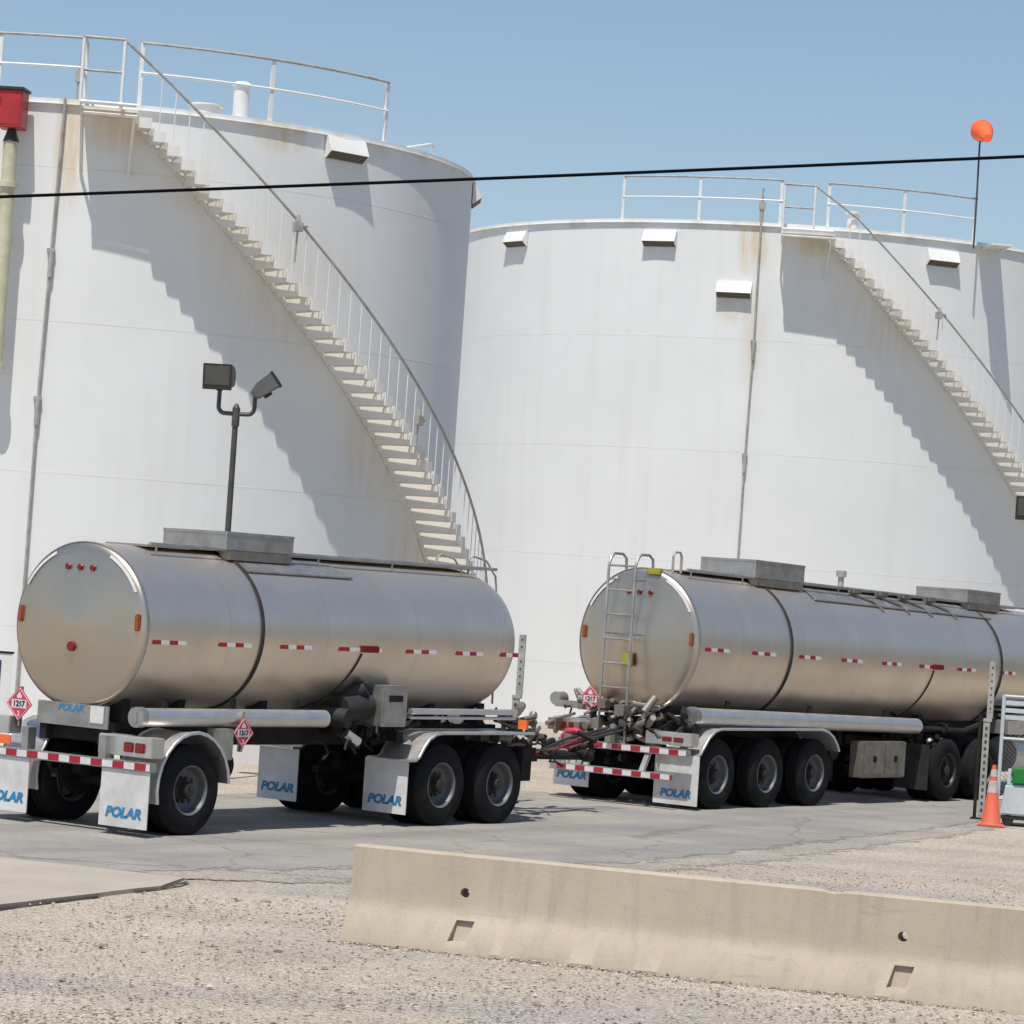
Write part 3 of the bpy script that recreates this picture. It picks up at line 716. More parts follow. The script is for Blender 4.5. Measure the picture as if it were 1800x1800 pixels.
# ------------------------------------------------------------------ wheels (shared meshes)
def make_wheel_meshes():
    ty = MB().lathe([(0.285, 0.03), (0.30, 0.008), (0.36, -0.004), (0.44, 0.0), (0.485, 0.018), (0.512, 0.04), (0.522, 0.05), (0.522, 0.094), (0.512, 0.096), (0.512, 0.108), (0.522, 0.11), (0.522, 0.17), (0.512, 0.172), (0.512, 0.184), (0.522, 0.186), (0.522, 0.23), (0.512, 0.24), (0.485, 0.262), (0.44, 0.28), (0.36, 0.284), (0.30, 0.272), (0.285, 0.25), (0.285, 0.03)], 48, 'X')
    ri = MB().lathe([(0.296, 0.022), (0.286, 0.005), (0.272, 0.012), (0.262, 0.05), (0.255, 0.10), (0.24, 0.135), (0.20, 0.152), (0.155, 0.150), (0.15, 0.156), (0.0, 0.156)], 40, 'X')
    ri.lathe([(0.286, 0.23), (0.296, 0.26), (0.286, 0.27), (0.26, 0.25), (0.25, 0.16)], 40, 'X')
    hb = MB().lathe([(0.125, 0.156), (0.125, 0.135), (0.095, 0.11), (0.085, 0.03), (0.07, 0.015), (0.0, 0.012)], 20, 'X')
    for k in range(10):
        a = k*2*math.pi/10; y, z = 0.143*math.cos(a), 0.143*math.sin(a); hb.cyl((0.156, y, z), (0.125, y, z), 0.016, n=6)
    for k in range(5):
        a = (k+0.5)*2*math.pi/5; y, z = 0.205*math.cos(a), 0.205*math.sin(a); hb.cyl((0.155, y, z), (0.147, y, z), 0.032, n=12)
    return ty, ri, hb
_w = None
def wheel(parent, x, y, z, side, spin=0.0):
    """wheel with outer face at x; side +1 faces +x"""
    global _w
    rot = (spin if side < 0 else -spin, 0, math.pi if side > 0 else 0)
    if _w is None:
        ty, ri, hb = make_wheel_meshes()
        w0 = hb.build('wheel', M['hub'], parent); ty.build('tyre', M['tyre'], w0); ri.build('rim', M['rim'], w0, ang=50)
        w0.location = (x, y, z); w0.rotation_euler = rot; _w = w0
        return w0
    return dup(_w, parent, (x, y, z), rot)
def axle_set(parent, y, r=0.52, air=True):
    for s in (-1, 1):
        wheel(parent, s*1.205, y, r, s, random.uniform(0, 1)); wheel(parent, s*0.87, y, r, s, random.uniform(0, 1))
    mb = MB(); mb.cyl((-0.9, y, r), (0.9, y, r), 0.065, n=12)
    for s in (-1, 1):
        mb.cyl((s*0.5, y, r), (s*0.58, y, r), 0.2, n=16)
        mb.box(s*0.42-0.05, s*0.42+0.05, y-0.55, y+0.25, r+0.02, r+0.12); mb.cyl((s*0.42, y+0.28, r+0.1), (s*0.42, y+0.28, r+0.45), 0.12, n=14)
        mb.cyl((s*0.3, y-0.12, r+0.1), (s*0.3, y-0.3, r+0.14), 0.08, n=12)
    mb.build('axle', M['chassis'], parent)

def mud_flap(parent, x0, x1, y, z0, z1, label_text=True, tx=0.0):
    mb = MB(); mb.box(x0, x1, y-0.006, y+0.006, z0, z1)
    f = mb.build('mud_flap', M['flap'], parent, smooth=False)
    if label_text:
        text('lettering', 'POLAR', 0.152, M['blue'], f, Matrix.Translation(((x0+x1)/2+tx, y-0.009, z0+0.16)) @ FACE_BACK, 0.008, 0.22, 1.12)
    return f
def fender(parent, path, x0, x1):
    mb = MB(); mb.strip(path, x0, x1, -0.012)
    mb.tube([(x1, a, b) for a, b in path], 0.022, 8); mb.tube([(x0, a, b) for a, b in path], 0.016, 6)
    return mb.build('fender', M['alu'], parent, ang=50)
def placard(parent, mtx):
    """diamond hazard placard, red with a white number band"""
    h = 0.185
    mb = MB(mtx)
    mb.add([(0, -h, -0.004), (h, 0, -0.004), (0, h, -0.004), (-h, 0, -0.004), (0, -h, 0.004), (h, 0, 0.004), (0, h, 0.004), (-h, 0, 0.004)], [(3, 2, 1, 0), (4, 5, 6, 7), (0, 1, 5, 4), (1, 2, 6, 5), (2, 3, 7, 6), (3, 0, 4, 7)])
    p = mb.build('hazard_placard', M['placard'], parent, smooth=False)
    mb = MB(mtx); mb.box(-0.105, 0.105, -0.045, 0.045, 0.0045, 0.006)
    k = 0.165
    for a, b in (((0, -k), (k, 0)), ((k, 0), (0, k)), ((0, k), (-k, 0)), ((-k, 0), (0, -k))):
        mb.tube([(a[0], a[1], 0.0045), (b[0], b[1], 0.0045)], 0.004, 4)
    mb.add([(-0.03, 0.06, 0.0055), (0.03, 0.06, 0.0055), (0.04, 0.085, 0.0055), (0.015, 0.105, 0.0055), (0.0, 0.135, 0.0055), (-0.02, 0.105, 0.0055), (-0.04, 0.085, 0.0055)], [(0, 1, 2, 3, 4, 5, 6)])
    mb.build('white_print', M['whitetape'], p, smooth=False)
    text('number', '1267', 0.085, M['cable'], p, mtx @ Matrix.Translation((0, 0, 0.008)), 0.002)
    text('number', '3', 0.075, M['whitetape'], p, mtx @ Matrix.Translation((0, -0.105, 0.007)), 0.002)
    return p
def striped_bar(parent, name, x0, x1, y0, y1, z0, z1, pitch, offset=0.0):
    """horizontal bar with red and white reflective tape on its rear face"""
    mb = MB(); mb.box(x0, x1, y0, y1, z0, z1); bar = mb.build(name, M['alu_dull'], parent, bevel=0.006)
    t = MB(); x = x0+0.01+offset; k = 0
    while x < x1-0.02:
        e = min(x+pitch*(0.52 if k % 2 == 0 else 0.48), x1-0.01); t.mi = k % 2
        t.add([(x, y0-0.003, z0+0.012), (e, y0-0.003, z0+0.012), (e, y0-0.003, z1-0.012), (x, y0-0.003, z1-0.012)], [(0, 1, 2, 3)])
        x = e; k += 1
    t.build('reflective_tape', [M['red'], M['whitetape']], bar, smooth=False)
    return bar

# ------------------------------------------------------------------ tank trailers
YAW = -R_(35.2)
def ell(th, Rx, Rz, zc): return (Rx*math.cos(th), zc+Rz*math.sin(th))
def trailer_tank(T, Rx, Rz, zc, y0, y1, tilt, ztape, tapes, markers, rings, dams, walk, gutters, lightsz):
    """stainless barrel with its fittings; everything is tilted by the same small pitch"""
    xf = Matrix.Translation((0, y0, zc)) @ Matrix.Rotation(tilt, 4, 'X') @ Matrix.Translation((0, -y0, -zc))
    o = (0, 0, zc)
    b = MB(xf); prof = [(1.0, y0+0.03), (1.0, y0+0.3), (1.0, (y0+y1)/2), (1.0, y1-0.62), (0.985, y1-0.45), (0.94, y1-0.28), (0.85, y1-0.14), (0.68, y1-0.05), (0.4, y1-0.01), (0.0, y1)]
    b.lathe(prof, 96, 'Y', o, Rx, Rz); body = b.build('tank_barrel', M['steel'], T, ang=40)
    b = MB(xf); b.lathe([(0.0, y0-0.135), (0.05, y0-0.132), (0.3, y0-0.102), (0.6, y0-0.064), (0.85, y0-0.030), (0.94, y0-0.014), (0.985, y0+0.008), (1.0, y0+0.03)], 96, 'Y', o, Rx, Rz)
    head = b.build('rear_head', M['steel_head'], T, ang=40)
    b = MB(xf); b.lathe([(1.0, y0+0.02), (1.012, y0+0.02), (1.012, y0+0.055), (1.0, y0+0.055)], 96, 'Y', o, Rx, Rz); b.build('head_seam', M['alu_dull'], T)
    for k, (ya, thk) in enumerate(rings):
        b = MB(xf); b.lathe([(1.0, ya), (1.022, ya+0.006), (1.022, ya+thk-0.006), (1.0, ya+thk)], 96, 'Y', o, Rx, Rz); b.build('ring_stiffener', M['black'], T)
    # arcs of white tape on the upper corners of the head
    for s in (-1, 1):
        a = MB(xf); pts = []
        for i in range(13):
            th = R_(90 - s*(26+36*i/12)); pts.append((0.965*Rx*math.cos(th), y0-0.014, zc+0.965*Rz*math.sin(th)))
        pts2 = [(p[0]*0.962, p[1]-0.008, zc+(p[2]-zc)*0.962) for p in pts]
        n = len(pts); a.add([Vector(p)+Vector((0, -0.006, 0)) for p in pts+pts2], [(i, i+1, n+i+1, n+i) for i in range(n-1)])
        a.build('white_arc_tape', M['whitetape'], head, smooth=False)
    def head_y(x, z):
        r = math.hypot(x/Rx, (z-zc)/Rz); return y0-0.014-0.125*max(0.0, 0.95-r)-0.004
    b0 = MB(xf)
    for x in (-0.19, 0.0, 0.19):
        b = MB(xf); z = zc+lightsz; y = head_y(x, z); b.cyl((x, y+0.03, z), (x, y-0.03, z), 0.04, 0.034, 14); b.build('clearance_light', M['redlens'], head)
    b = MB(xf); z = zc-0.26*Rz; y = head_y(0, z); b.cyl((0.0, y+0.03, z), (0.0, y-0.035, z), 0.062, 0.054, 20); b.build('centre_light', M['redlens'], head)
    for s in (-1, 1):
        x = s*Rx*0.90; z = zc+0.08; y = head_y(x, z); b = MB(xf); b.box(x-0.035, x+0.035, y-0.03, y+0.05, z-0.095, z+0.095); b.build('marker_light', M['amber'], head, bevel=0.012)
    # red and white conspicuity tape along the side
    for s in (-1, 1):
        xs = Rx*math.sqrt(max(0, 1-((ztape-zc)/Rz)**2))
        for (a, e) in tapes:
            b = MB(xf); q = (e-a)/4; xx = s*(xs+0.005)
            for k in range(4):
                b.mi = k % 2
                b.add([(xx, a+q*k, ztape-0.028), (xx, a+q*(k+1), ztape-0.028), (xx-s*0.003, a+q*(k+1), ztape+0.028), (xx-s*0.003, a+q*k, ztape+0.028)], [(0, 1, 2, 3)])
            b.build('side_tape', [M['red'], M['whitetape']], body, smooth=False)
        for (a, e, dx) in markers:
            b = MB(xf); x0_, x1_ = sorted((s*(xs-0.01), s*(xs+0.035))); b.box(x0_, x1_, a, e, ztape-0.035, ztape+0.045); b.build('side_marker', M['redlens'], body, bevel=0.01)
            b = MB(xf); th0 = math.asin((ztape-0.05-zc)/Rz); pts = [(s*(Rx+0.01)*math.cos(t), a+0.05-dx*(th0-t), zc+(Rz+0.01)*math.sin(t)) for t in [th0-1.05*i/12 for i in range(13)]]
            b.tube(pts, 0.011, 6); b.build('marker_cable', M['black'], body)
    # top walkway, spill dams
    zt = zc+Rz
    b = MB(xf); y = walk[0]
    b.box(-0.33, 0.33, walk[0], walk[1], zt+0.004, zt+0.024); b.tube([(0.45, walk[0]-0.1, zt+0.03), (0.45, walk[1]+0.15, zt+0.03)], 0.021, 8)
    while y < walk[1]:
        b.tube([(0.45, y+0.02, zt+0.03), (0.44, y+0.02, zt-0.1)], 0.012, 6); y += 1.5
    b.build('walkway', M['alu_dull'], T)
    for (ya, yb, h) in dams:
        b = MB(xf); t = 0.012; z0, z1 = zt+0.026, zt+0.05+h
        b.box(-0.5, 0.5, ya, ya+t, z0, z1); b.box(-0.5, 0.5, yb-t, yb, z0, z1); b.box(-0.5, -0.5+t, ya+t+.001, yb-t-.001, z0, z1); b.box(0.5-t, 0.5, ya+t+.001, yb-t-.001, z0, z1)
        for (q0, q1) in ((ya-0.006, ya), (yb, yb+0.006)): b.box(-0.505, 0.505, q0, q1, z1-0.03, z1+0.004)
        b.box(0.5001, 0.506, ya, yb, z1-0.03, z1+0.004)
        dm = b.build('spill_dam', M['alu_dull'], T, smooth=False)
        b = MB(xf); ym = (ya+yb)/2; b.cyl((0, ym, zt-0.05), (0, ym, zt+0.13), 0.26, n=28); b.cyl((0, ym, zt+0.13), (0, ym, zt+0.17), 0.29, n=28); b.tube([(-0.3, ym, zt+0.18), (0.3, ym, zt+0.18)], 0.02, 6)
        b.build('manhole', M['alu_dull'], dm)
        b = MB(xf); b.prism([(0.30, zt+0.02), (0.50, zt+0.02), (0.50, zt-0.09), (0.42, zt-0.10)], ya+0.06, yb-0.02, 'Y'); b.build('dam_apron', M['alu_dark'], dm, smooth=False)
    for (ya, yb, th_deg) in gutters:
        b = MB(xf); tha, thb = R_(78), R_(th_deg); n = 8; vs = []
        for ye in (ya, yb):
            for i in range(n+1):
                th = tha+(thb-tha)*i/n; k = 1.012; sl = 0.35*(i/n)*(1 if ye == yb else -0.1); vs.append((Rx*k*math.cos(th), ye+sl, zc+Rz*k*math.sin(th)))
        b.add(vs, [(i, i+1, n+2+i, n+1+i) for i in range(n)])
        th = thb; b.tube([(Rx*1.02*math.cos(th), ya-0.05, zc+Rz*1.02*math.sin(th)), (Rx*1.02*math.cos(th), yb+0.35, zc+Rz*1.02*math.sin(th))], 0.014, 6)
        b.build('drip_flashing', M['alu_dull'], body, ang=50)
    return xf

def hose_tube(T, x, y0, y1, z, r, xf=None):
    b = MB(xf); b.cyl((x, y0+0.1, z), (x, y1, z), r, n=24); t = b.build('hose_tube', M['alu'], T)
    b = MB(xf); b.cyl((x, y0, z), (x, y0+0.0995, z), r+0.012, n=24); b.box(x-0.02, x+0.02, y0-0.012, y0, z-r*0.6, z+r*0.6); b.build('cap', M['alu_dull'], t)
    for f in (0.15, 0.5, 0.85):
        y = y0+(y1-y0)*f; MB(xf).box(x-0.05, x+0.0, y-0.03, y+0.03, z+r*0.6, z+r+0.12).build('hanger', M['chassis'], t, smooth=False)

def light_box(T, x0, x1, y, z0, z1, lights, clr='redlens'):
    b = MB(); b.box(x0, x1, y, y+0.22, z0, z1); lb = b.build('light_box', M['alu'], T, bevel=0.012)
    for (a, e, c) in lights:
        b = MB(); b.box(a, e, y-0.02, y-0.001, z0+0.05, z1-0.07); b.build('tail_light', M[c], lb, bevel=0.008)
    return lb

def clutter(T, seed, xr, yr, zr, n, mat):
    rnd = random.Random(seed)
    for i in range(n):
        b = MB(); x, y, z = rnd.uniform(*xr), rnd.uniform(*yr), rnd.uniform(*zr); k = rnd.random()
        if k < 0.45:
            d = Vector((rnd.uniform(-1, 1), rnd.uniform(-1, 1), rnd.uniform(-0.5, 0.5))).normalized()*rnd.uniform(0.08, 0.25); p = Vector((x, y, z)); b.cyl(p-d, p+d, rnd.uniform(0.02, 0.06), n=10); nm = 'pipe'
        elif k < 0.75: s = rnd.uniform(0.03, 0.09); b.box(x-s, x+s, y-s*rnd.uniform(.6, 2), y+s, z-s*rnd.uniform(.5, 1.3), z+s); nm = 'valve'
        else:
            pts = [Vector((x, y, z))]
            for j in range(5): pts.append(pts[-1]+Vector((rnd.uniform(-.12, .12), rnd.uniform(-.15, .15), rnd.uniform(-.12, .06))))
            b.tube(pts, 0.016, 6); nm = 'hose'
        b.build(nm, mat if nm != 'hose' else M['black'], T)

# ---- near trailer (short pup with one rear axle and a front tandem)
P1 = thing('tank_trailer', 'short stainless tank trailer with a single rear axle and plain round tail', 'tank trailer', (-4.413, 37.046, 0), YAW, 'stainless tank trailers')
trailer_tank(P1, 1.0, 0.95, 2.315, -0.74, 6.86, 0.0, 2.19,
    [(-0.60, -0.02), (0.55, 1.15), (1.68, 2.28), (2.80, 3.66), (4.16, 4.80), (5.22, 5.82), (6.2, 6.75)], [(3.22, 3.58, 0.35)], [(1.30, 0.05)], [(1.15, 2.40, 0.19)], (-0.05, 6.6), [(1.40, 3.05, 50)], 0.66)
for y in (0.0, 4.83, 6.10): axle_set(P1, y)
b = MB()
for s in (-1, 1):
    b.box(s*0.45-0.05, s*0.45+0.05, -0.75, 6.9, 0.98, 1.24)
    for y in (-0.45, 0.5, 2.0, 3.5, 4.4, 5.4, 6.5): b.box(s*0.42-0.12, s*0.42+0.12, y-0.06, y+0.06, 1.2405, 1.52)
for y in (-0.6, 0.6, 2.0, 3.6, 4.4, 5.5, 6.7): b.box(-0.395, 0.395, y-0.05, y+0.05, 1.0, 1.2)
b.build('frame', M['chassis'], P1, smooth=False)
b = MB(); b.box(-0.53, 0.56, -0.775, -0.755, 1.16, 1.42); rp = b.build('rear_panel', M['alu_dull'], P1, smooth=False)
text('lettering', 'POLAR', 0.115, M['blue'], rp, Matrix.Translation((-0.02, -0.778, 1.365)) @ FACE_BACK, 0.003, 0.25, 1.1)
MB().box(0.30, 0.50, -0.79, -0.778, 1.22, 1.41).build('white_plate', M['whitetape'], rp, smooth=False)
placard(P1, Matrix.Translation((-0.80, -0.80, 1.35)) @ FACE_BACK @ Matrix.Scale(1.1, 4))
MB().box(-0.815, -0.785, -0.79, -0.76, 1.1, 1.55).build('placard_bracket', M['alu_dull'], P1, smooth=False)
light_box(P1, 0.46, 1.27, -0.80, 0.89, 1.12, [(0.86, 1.0, 'redlens'), (1.03, 1.17, 'redlens')])
lb = light_box(P1, -1.24, -0.88, -0.86, 1.00, 1.20, [(-1.2, -1.08, 'redlens')])
MB().box(-1.22, -0.83, -0.875, -0.862, 0.88, 0.985).build('amber_reflector', M['orange'], lb, smooth=False)
striped_bar(P1, 'rear_bumper', -1.30, 1.36, -0.90, -0.80, 0.745, 0.845, 0.33, 0.1)
for x in (-0.6, 0.6): MB().box(x-0.05, x+0.05, -0.88, -0.75, 0.8455, 1.1).build('bumper_arm', M['alu_dull'], P1, smooth=False)
mud_flap(P1, 0.62, 1.34, -0.875, 0.10, 0.742); mud_flap(P1, -1.16, -0.50, -0.875, 0.12, 0.742)
mud_flap(P1, 0.52, 1.20, 4.10, 0.16, 0.83); mud_flap(P1, -1.20, -0.55, 4.10, 0.16, 0.83)
ang = [R_(195-190*i/14) for i in range(15)]
for s in (-1, 1):
    x0, x1 = (0.62, 1.23) if s > 0 else (-1.23, -0.62)
    fender(P1, [(0.0+0.62*math.cos(a), 0.54+0.64*math.sin(a)) for a in ang], x0, x1)
    fender(P1, [(4.02, 0.84), (4.20, 0.84), (4.27, 0.88), (4.36, 1.00), (4.46, 1.10), (4.60, 1.165), (4.75, 1.18), (6.75, 1.18)], x0, x1)
hose_tube(P1, 0.98, -0.78, 2.62, 1.335, 0.105)
placard(P1, Matrix.Translation((1.12, 0.95, 1.17)) @ face_right())
b = MB(); b.box(1.06, 1.11, 0.93, 0.97, 0.95, 1.42); b.build('placard_bracket', M['alu_dull'], P1, smooth=False)
b = MB(); b.box(0.62, 1.12, 3.58, 4.10, 1.25, 1.76); cb = b.build('cabinet', M['alu_dull'], P1, bevel=0.012)
b = MB(); b.box(1.1205, 1.13, 3.62, 4.06, 1.29, 1.72); b.build('door', M['alu_dull'], cb, bevel=0.004)
b = MB(); b.box(1.1305, 1.138, 3.70, 3.98, 1.56, 1.64); b.build('handle', M['chassis'], cb, smooth=False)
b = MB(); b.cyl((0.86, 3.05, 1.44), (0.86, 3.62, 1.50), 0.17, n=20); b.cyl((0.55, 2.95, 1.36), (1.02, 3.05, 1.34), 0.12, n=16); b.cyl((0.7, 3.3, 1.55), (0.95, 3.45, 1.72), 0.1, n=14)
b.build('unloading_pump', M['black'], P1)
clutter(P1, 3, (0.35, 1.0), (2.7, 4.4), (1.0, 1.38), 22, M['chassis'])
clutter(P1, 4, (-0.6, 0.9), (6.3, 7.2), (0.9, 1.5), 26, M['alu_dark'])
b = MB(); b.tube([(1.02, 4.3, 1.44), (1.02, 6.6, 1.44)], 0.04, 10); b.tube([(1.02, 4.3, 1.36), (1.02, 6.6, 1.36)], 0.02, 8); b.build('side_rail', M['alu'], P1)
b = MB(); b.cyl((-0.5, 0.82, 0.78), (0.98, 0.82, 0.78), 0.17, n=20); b.cyl((-0.5, 1.22, 0.86), (0.5, 1.22, 0.86), 0.14, n=20); b.build('air_tank', M['chassis'], P1)
b = MB(); b.box(0.95, 1.18, 0.50, 0.72, 0.86, 1.22); b.build('fender_bracket', M['alu_dull'], P1, bevel=0.01)
MB().cyl((1.0, 0.72, 1.05), (1.0, 0.78, 1.05), 0.05, n=12).build('air_valve', M['alu'], P1); MB().cyl((0.95, 3.1, 1.16), (1.0, 3.3, 1.05), 0.06, n=12).build('air_valve', M['alu'], P1)
b = MB()
for s in (-1, 1): b.tube([(s*0.5, 6.7, 0.85), (s*0.1, 9.5, 0.78)], 0.06, 8)
b.tube([(0, 9.4, 0.78), (0, 9.85, 0.80)], 0.05, 8); b.cyl((0, 9.85, 0.77), (0, 9.95, 0.77), 0.09, n=14); b.box(-0.5, 0.5, 6.62, 6.74, 0.75, 0.95)
b.build('drawbar', M['chassis'], P1)
b = MB()
for k, x in enumerate((-0.15, 0.0, 0.15)): b.tube([(x, 6.95, 1.35), (x*1.2, 7.6, 1.0-0.1*k), (x*1.1, 8.5, 0.72+0.06*k), (x, 9.6, 1.0), (x, 10.6, 1.15)], 0.022, 8)
b.build('air_hose', M['black'], P1)
b = MB()
for x in (-0.25, 0.28): b.tube([(x, 6.35, 3.2), (x, 6.35, 3.40), (x, 6.45, 3.45), (x, 6.75, 3.40), (x, 6.98, 3.2), (x, 7.06, 2.8), (x, 7.1, 1.5)], 0.014, 8)
for z in (1.7, 2.0, 2.3, 2.6, 2.9): b.tube([(-0.25, 7.07, z), (0.28, 7.07, z)], 0.014, 6)
b.build('front_ladder', M['galv'], P1)
b = MB(); b.box(1.0, 1.16, 6.62, 6.85, 0.55, 1.0); b.build('front_step', M['chassis'], P1, bevel=0.01)
b = MB(); b.box(0.97, 1.1, 6.75, 6.8, 1.22, 1.34); b.build('amber_reflector', M['orange'], P1, smooth=False)
clutter(P1, 11, (0.3, 1.05), (6.6, 7.2), (0.6, 1.4), 30, M['alu_dark']); clutter(P1, 15, (-0.4, 0.5), (7.2, 9.6), (0.75, 1.15), 30, M['chassis'])
b = MB(); b.box(0.7, 1.02, 6.9, 6.93, 0.85, 0.97); b.build('tail_light', M['redlens'], P1, bevel=0.008)
b = MB(); b.tube([(0.3, 7.1, 1.15), (0.35, 7.8, 0.82), (0.3, 8.7, 0.9), (0.15, 9.7, 1.1)], 0.013, 8); b.build('red_air_hose', M['red'], P1)

# ---- far trailer (long tridem semi trailer with a rear ladder)
P2 = thing('tank_trailer', 'long stainless tank trailer with three axles and a ladder on its tail', 'tank trailer', (2.313, 47.737, 0), YAW, 'stainless tank trailers')
TILT2 = -R_(1.05)
xf2 = trailer_tank(P2, 1.05, 1.08, 2.41, -0.55, 12.9, TILT2, 2.36,
    [(-0.35, 0.35), (1.00, 1.72), (2.42, 3.10), (3.76, 4.45), (5.1, 5.76), (6.38, 7.1), (7.75, 8.42), (9.35, 9.95), (10.7, 11.35), (12.0, 12.6)], [(6.85, 7.2, 0.3)], [(2.15, 0.055), (9.35, 0.055)],
    [(1.85, 3.35, 0.25), (9.0, 10.25, 0.2)], (0.05, 11.2), [(3.5, 9.3, 52)], 0.72)
for y in (0.0, 1.43, 2.88): axle_set(P2, y)
b = MB()
for s in (-1, 1):
    b.box(s*0.45-0.05, s*0.45+0.05, -0.7, 4.0, 0.98, 1.26)
    for y in (-0.45, 0.6, 2.0, 3.4): b.box(s*0.42-0.12, s*0.42+0.12, y-0.06, y+0.06, 1.2605, 1.6)
for y in (-0.6, 0.6, 2.1, 3.7): b.box(-0.395, 0.395, y-0.05, y+0.05, 1.0, 1.2)
b.box(-0.55, 0.55, 6.5, 10.4, 1.1, 1.28); b.box(-0.4, 0.4, 4.001, 6.499, 1.12, 1.24)
b.build('frame', M['chassis'], P2, smooth=False)
lad = MB(); LX0, LX1, LY = -0.36, 0.11, -0.92
for x in (LX0, LX1): lad.tube([(x, LY, 0.78), (x, LY, 3.50), (x, LY+0.05, 3.62), (x, LY+0.14, 3.68), (x, LY+0.36, 3.68), (x, LY+0.46, 3.62), (x, LY+0.48, 3.45)], 0.021, 8)
ld = lad.build('rear_ladder', M['alu_dull'], P2)
for k in range(8):
    z = 0.98+0.36*k; MB().tube([(LX0, LY, z), (LX1, LY, z)], 0.016, 8).build('rung', M['alu_dull'], ld)
b = MB()
for z in (1.5, 2.5, 3.3):
    for x in (LX0, LX1): b.tube([(x, LY, z), (x, -0.62, z)], 0.014, 6)
b.build('standoff', M['alu_dull'], ld)
b = MB(); b.tube([(0.30, -0.2, 3.45), (0.30, -0.2, 3.70), (0.30, -0.15, 3.76), (0.30, -0.02, 3.76), (0.30, 0.03, 3.70), (0.30, 0.03, 3.45)], 0.02, 8); b.build('grab_rail', M['galv'], P2)
MB().box(-0.16, 0.04, -0.74, -0.70, 2.02, 2.22).build('yellow_tag', M['yellow'], P2, bevel=0.01)
b = MB(xf2); b.box(0.10, 0.32, -0.60, -0.50, 3.40, 3.50); b.build('yellow_tag', M['yellow'], P2, bevel=0.01)
placard(P2, Matrix.Translation((-0.56, -0.88, 1.50)) @ FACE_BACK @ Matrix.Scale(1.12, 4))
MB().box(-0.575, -0.545, -0.87, -0.7, 1.1, 1.6).build('placard_bracket', M['alu_dull'], P2, smooth=False)
light_box(P2, 0.42, 1.22, -0.84, 0.93, 1.12, [(0.72, 0.88, 'redlens'), (0.92, 1.08, 'redlens')])
lb = light_box(P2, -1.24, -0.62, -0.84, 0.98, 1.20, [(-1.18, -0.98, 'redlens'), (-0.94, -0.8, 'redlens')])
b = MB(); b.box(-1.26, -0.42, -0.80, -0.62, 1.34, 1.44); b.cyl((-1.26, -0.78, 1.46), (-1.26, -0.55, 1.46), 0.10, n=18); b.build('hose_carrier', M['alu_dull'], P2, bevel=0.01)
b = MB(); b.tube([(-0.98, -0.92, 0.90), (-0.85, -0.98, 1.0), (-0.7, -0.98, 1.02), (-0.58, -0.95, 0.95), (-0.62, -0.95, 0.84), (-0.8, -0.96, 0.80), (-0.95, -0.95, 0.84)], 0.045, 8); b.build('red_hose', M['placard'], P2)
striped_bar(P2, 'rear_bumper', -0.45, 1.24, -0.98, -0.86, 0.79, 0.89, 0.33, 0.05)
striped_bar(P2, 'rear_bumper', -1.26, -0.46, -0.98, -0.86, 0.72, 0.82, 0.30, 0.0)
ub = striped_bar(P2, 'underride_guard', -1.05, 1.12, -1.12, -1.02, 0.43, 0.53, 0.33, 0.12)
for x in (-0.55, 0.55): MB().prism([(-1.10, 0.5305), (-1.04, 0.5305), (-0.88, 0.79), (-0.95, 0.79)], x-0.04, x+0.04, 'X').build('guard_strut', M['alu_dull'], ub, smooth=False)
mud_flap(P2, 0.55, 1.31, -0.72, 0.07, 0.80); mud_flap(P2, -1.23, -0.60, -0.72, 0.18, 0.70)
for s in (-1, 1):
    x0, x1 = (0.62, 1.24) if s > 0 else (-1.24, -0.62)
    fender(P2, [(-0.72, 0.80), (-0.60, 0.82), (-0.50, 0.93), (-0.38, 1.06), (-0.22, 1.16), (-0.05, 1.195), (1.4, 1.195), (2.95, 1.195), (3.15, 1.16), (3.32, 1.08), (3.46, 0.95), (3.52, 0.86)], x0, x1)
hose_tube(P2, 0.98, -0.50, 6.55, 1.37, 0.125, xf2)
b = MB(); b.box(0.92, 1.16, 4.45, 5.90, 0.42, 1.0); cb = b.build('cabinet', M['alu_dark'], P2, bevel=0.015)
for y0, y1 in ((4.50, 5.15), (5.20, 5.85)):
    b = MB(); b.box(1.1605, 1.175, y0, y1, 0.47, 0.96); b.build('door', M['alu_dark'], cb, bevel=0.006)
    b = MB(); b.box(1.1755, 1.19, (y0+y1)/2-0.05, (y0+y1)/2+0.05, 0.67, 0.77); b.build('latch', M['chassis'], cb, bevel=0.004)
b = MB()
for s in (-1, 1): b.box(s*0.85-0.07, s*0.85+0.07, 6.75, 6.9, 0.30, 1.2); b.box(s*0.85-0.15, s*0.85+0.15, 6.68, 6.97, 0.26, 0.30)
b.tube([(-0.85, 6.82, 0.8), (0.85, 6.82, 0.8)], 0.03, 8); b.build('landing_gear', M['chassis'], P2, smooth=False)
b = MB(); b.cyl((0.4, 3.85, 0.85), (0.98, 3.85, 0.85), 0.15, n=18); b.cyl((-0.6, 4.2, 0.9), (0.6, 4.2, 0.9), 0.14, n=18); b.build('air_tank', M['chassis'], P2)
clutter(P2, 6, (0.3, 1.05), (6.3, 7.6), (0.9, 1.4), 26, M['chassis'])
clutter(P2, 8, (-1.15, 0.6), (-1.0, -0.6), (0.85, 1.5), 62, M['alu_dark'])
clutter(P2, 9, (0.0, 1.0), (-0.8, -0.5), (1.1, 1.5), 16, M['chassis'])
b = MB(); b.tube([(0.98, 6.6, 1.2), (1.0, 8.2, 1.16), (0.95, 9.0, 1.3), (0.9, 9.6, 1.45)], 0.05, 8); b.build('side_rail', M['chassis'], P2)
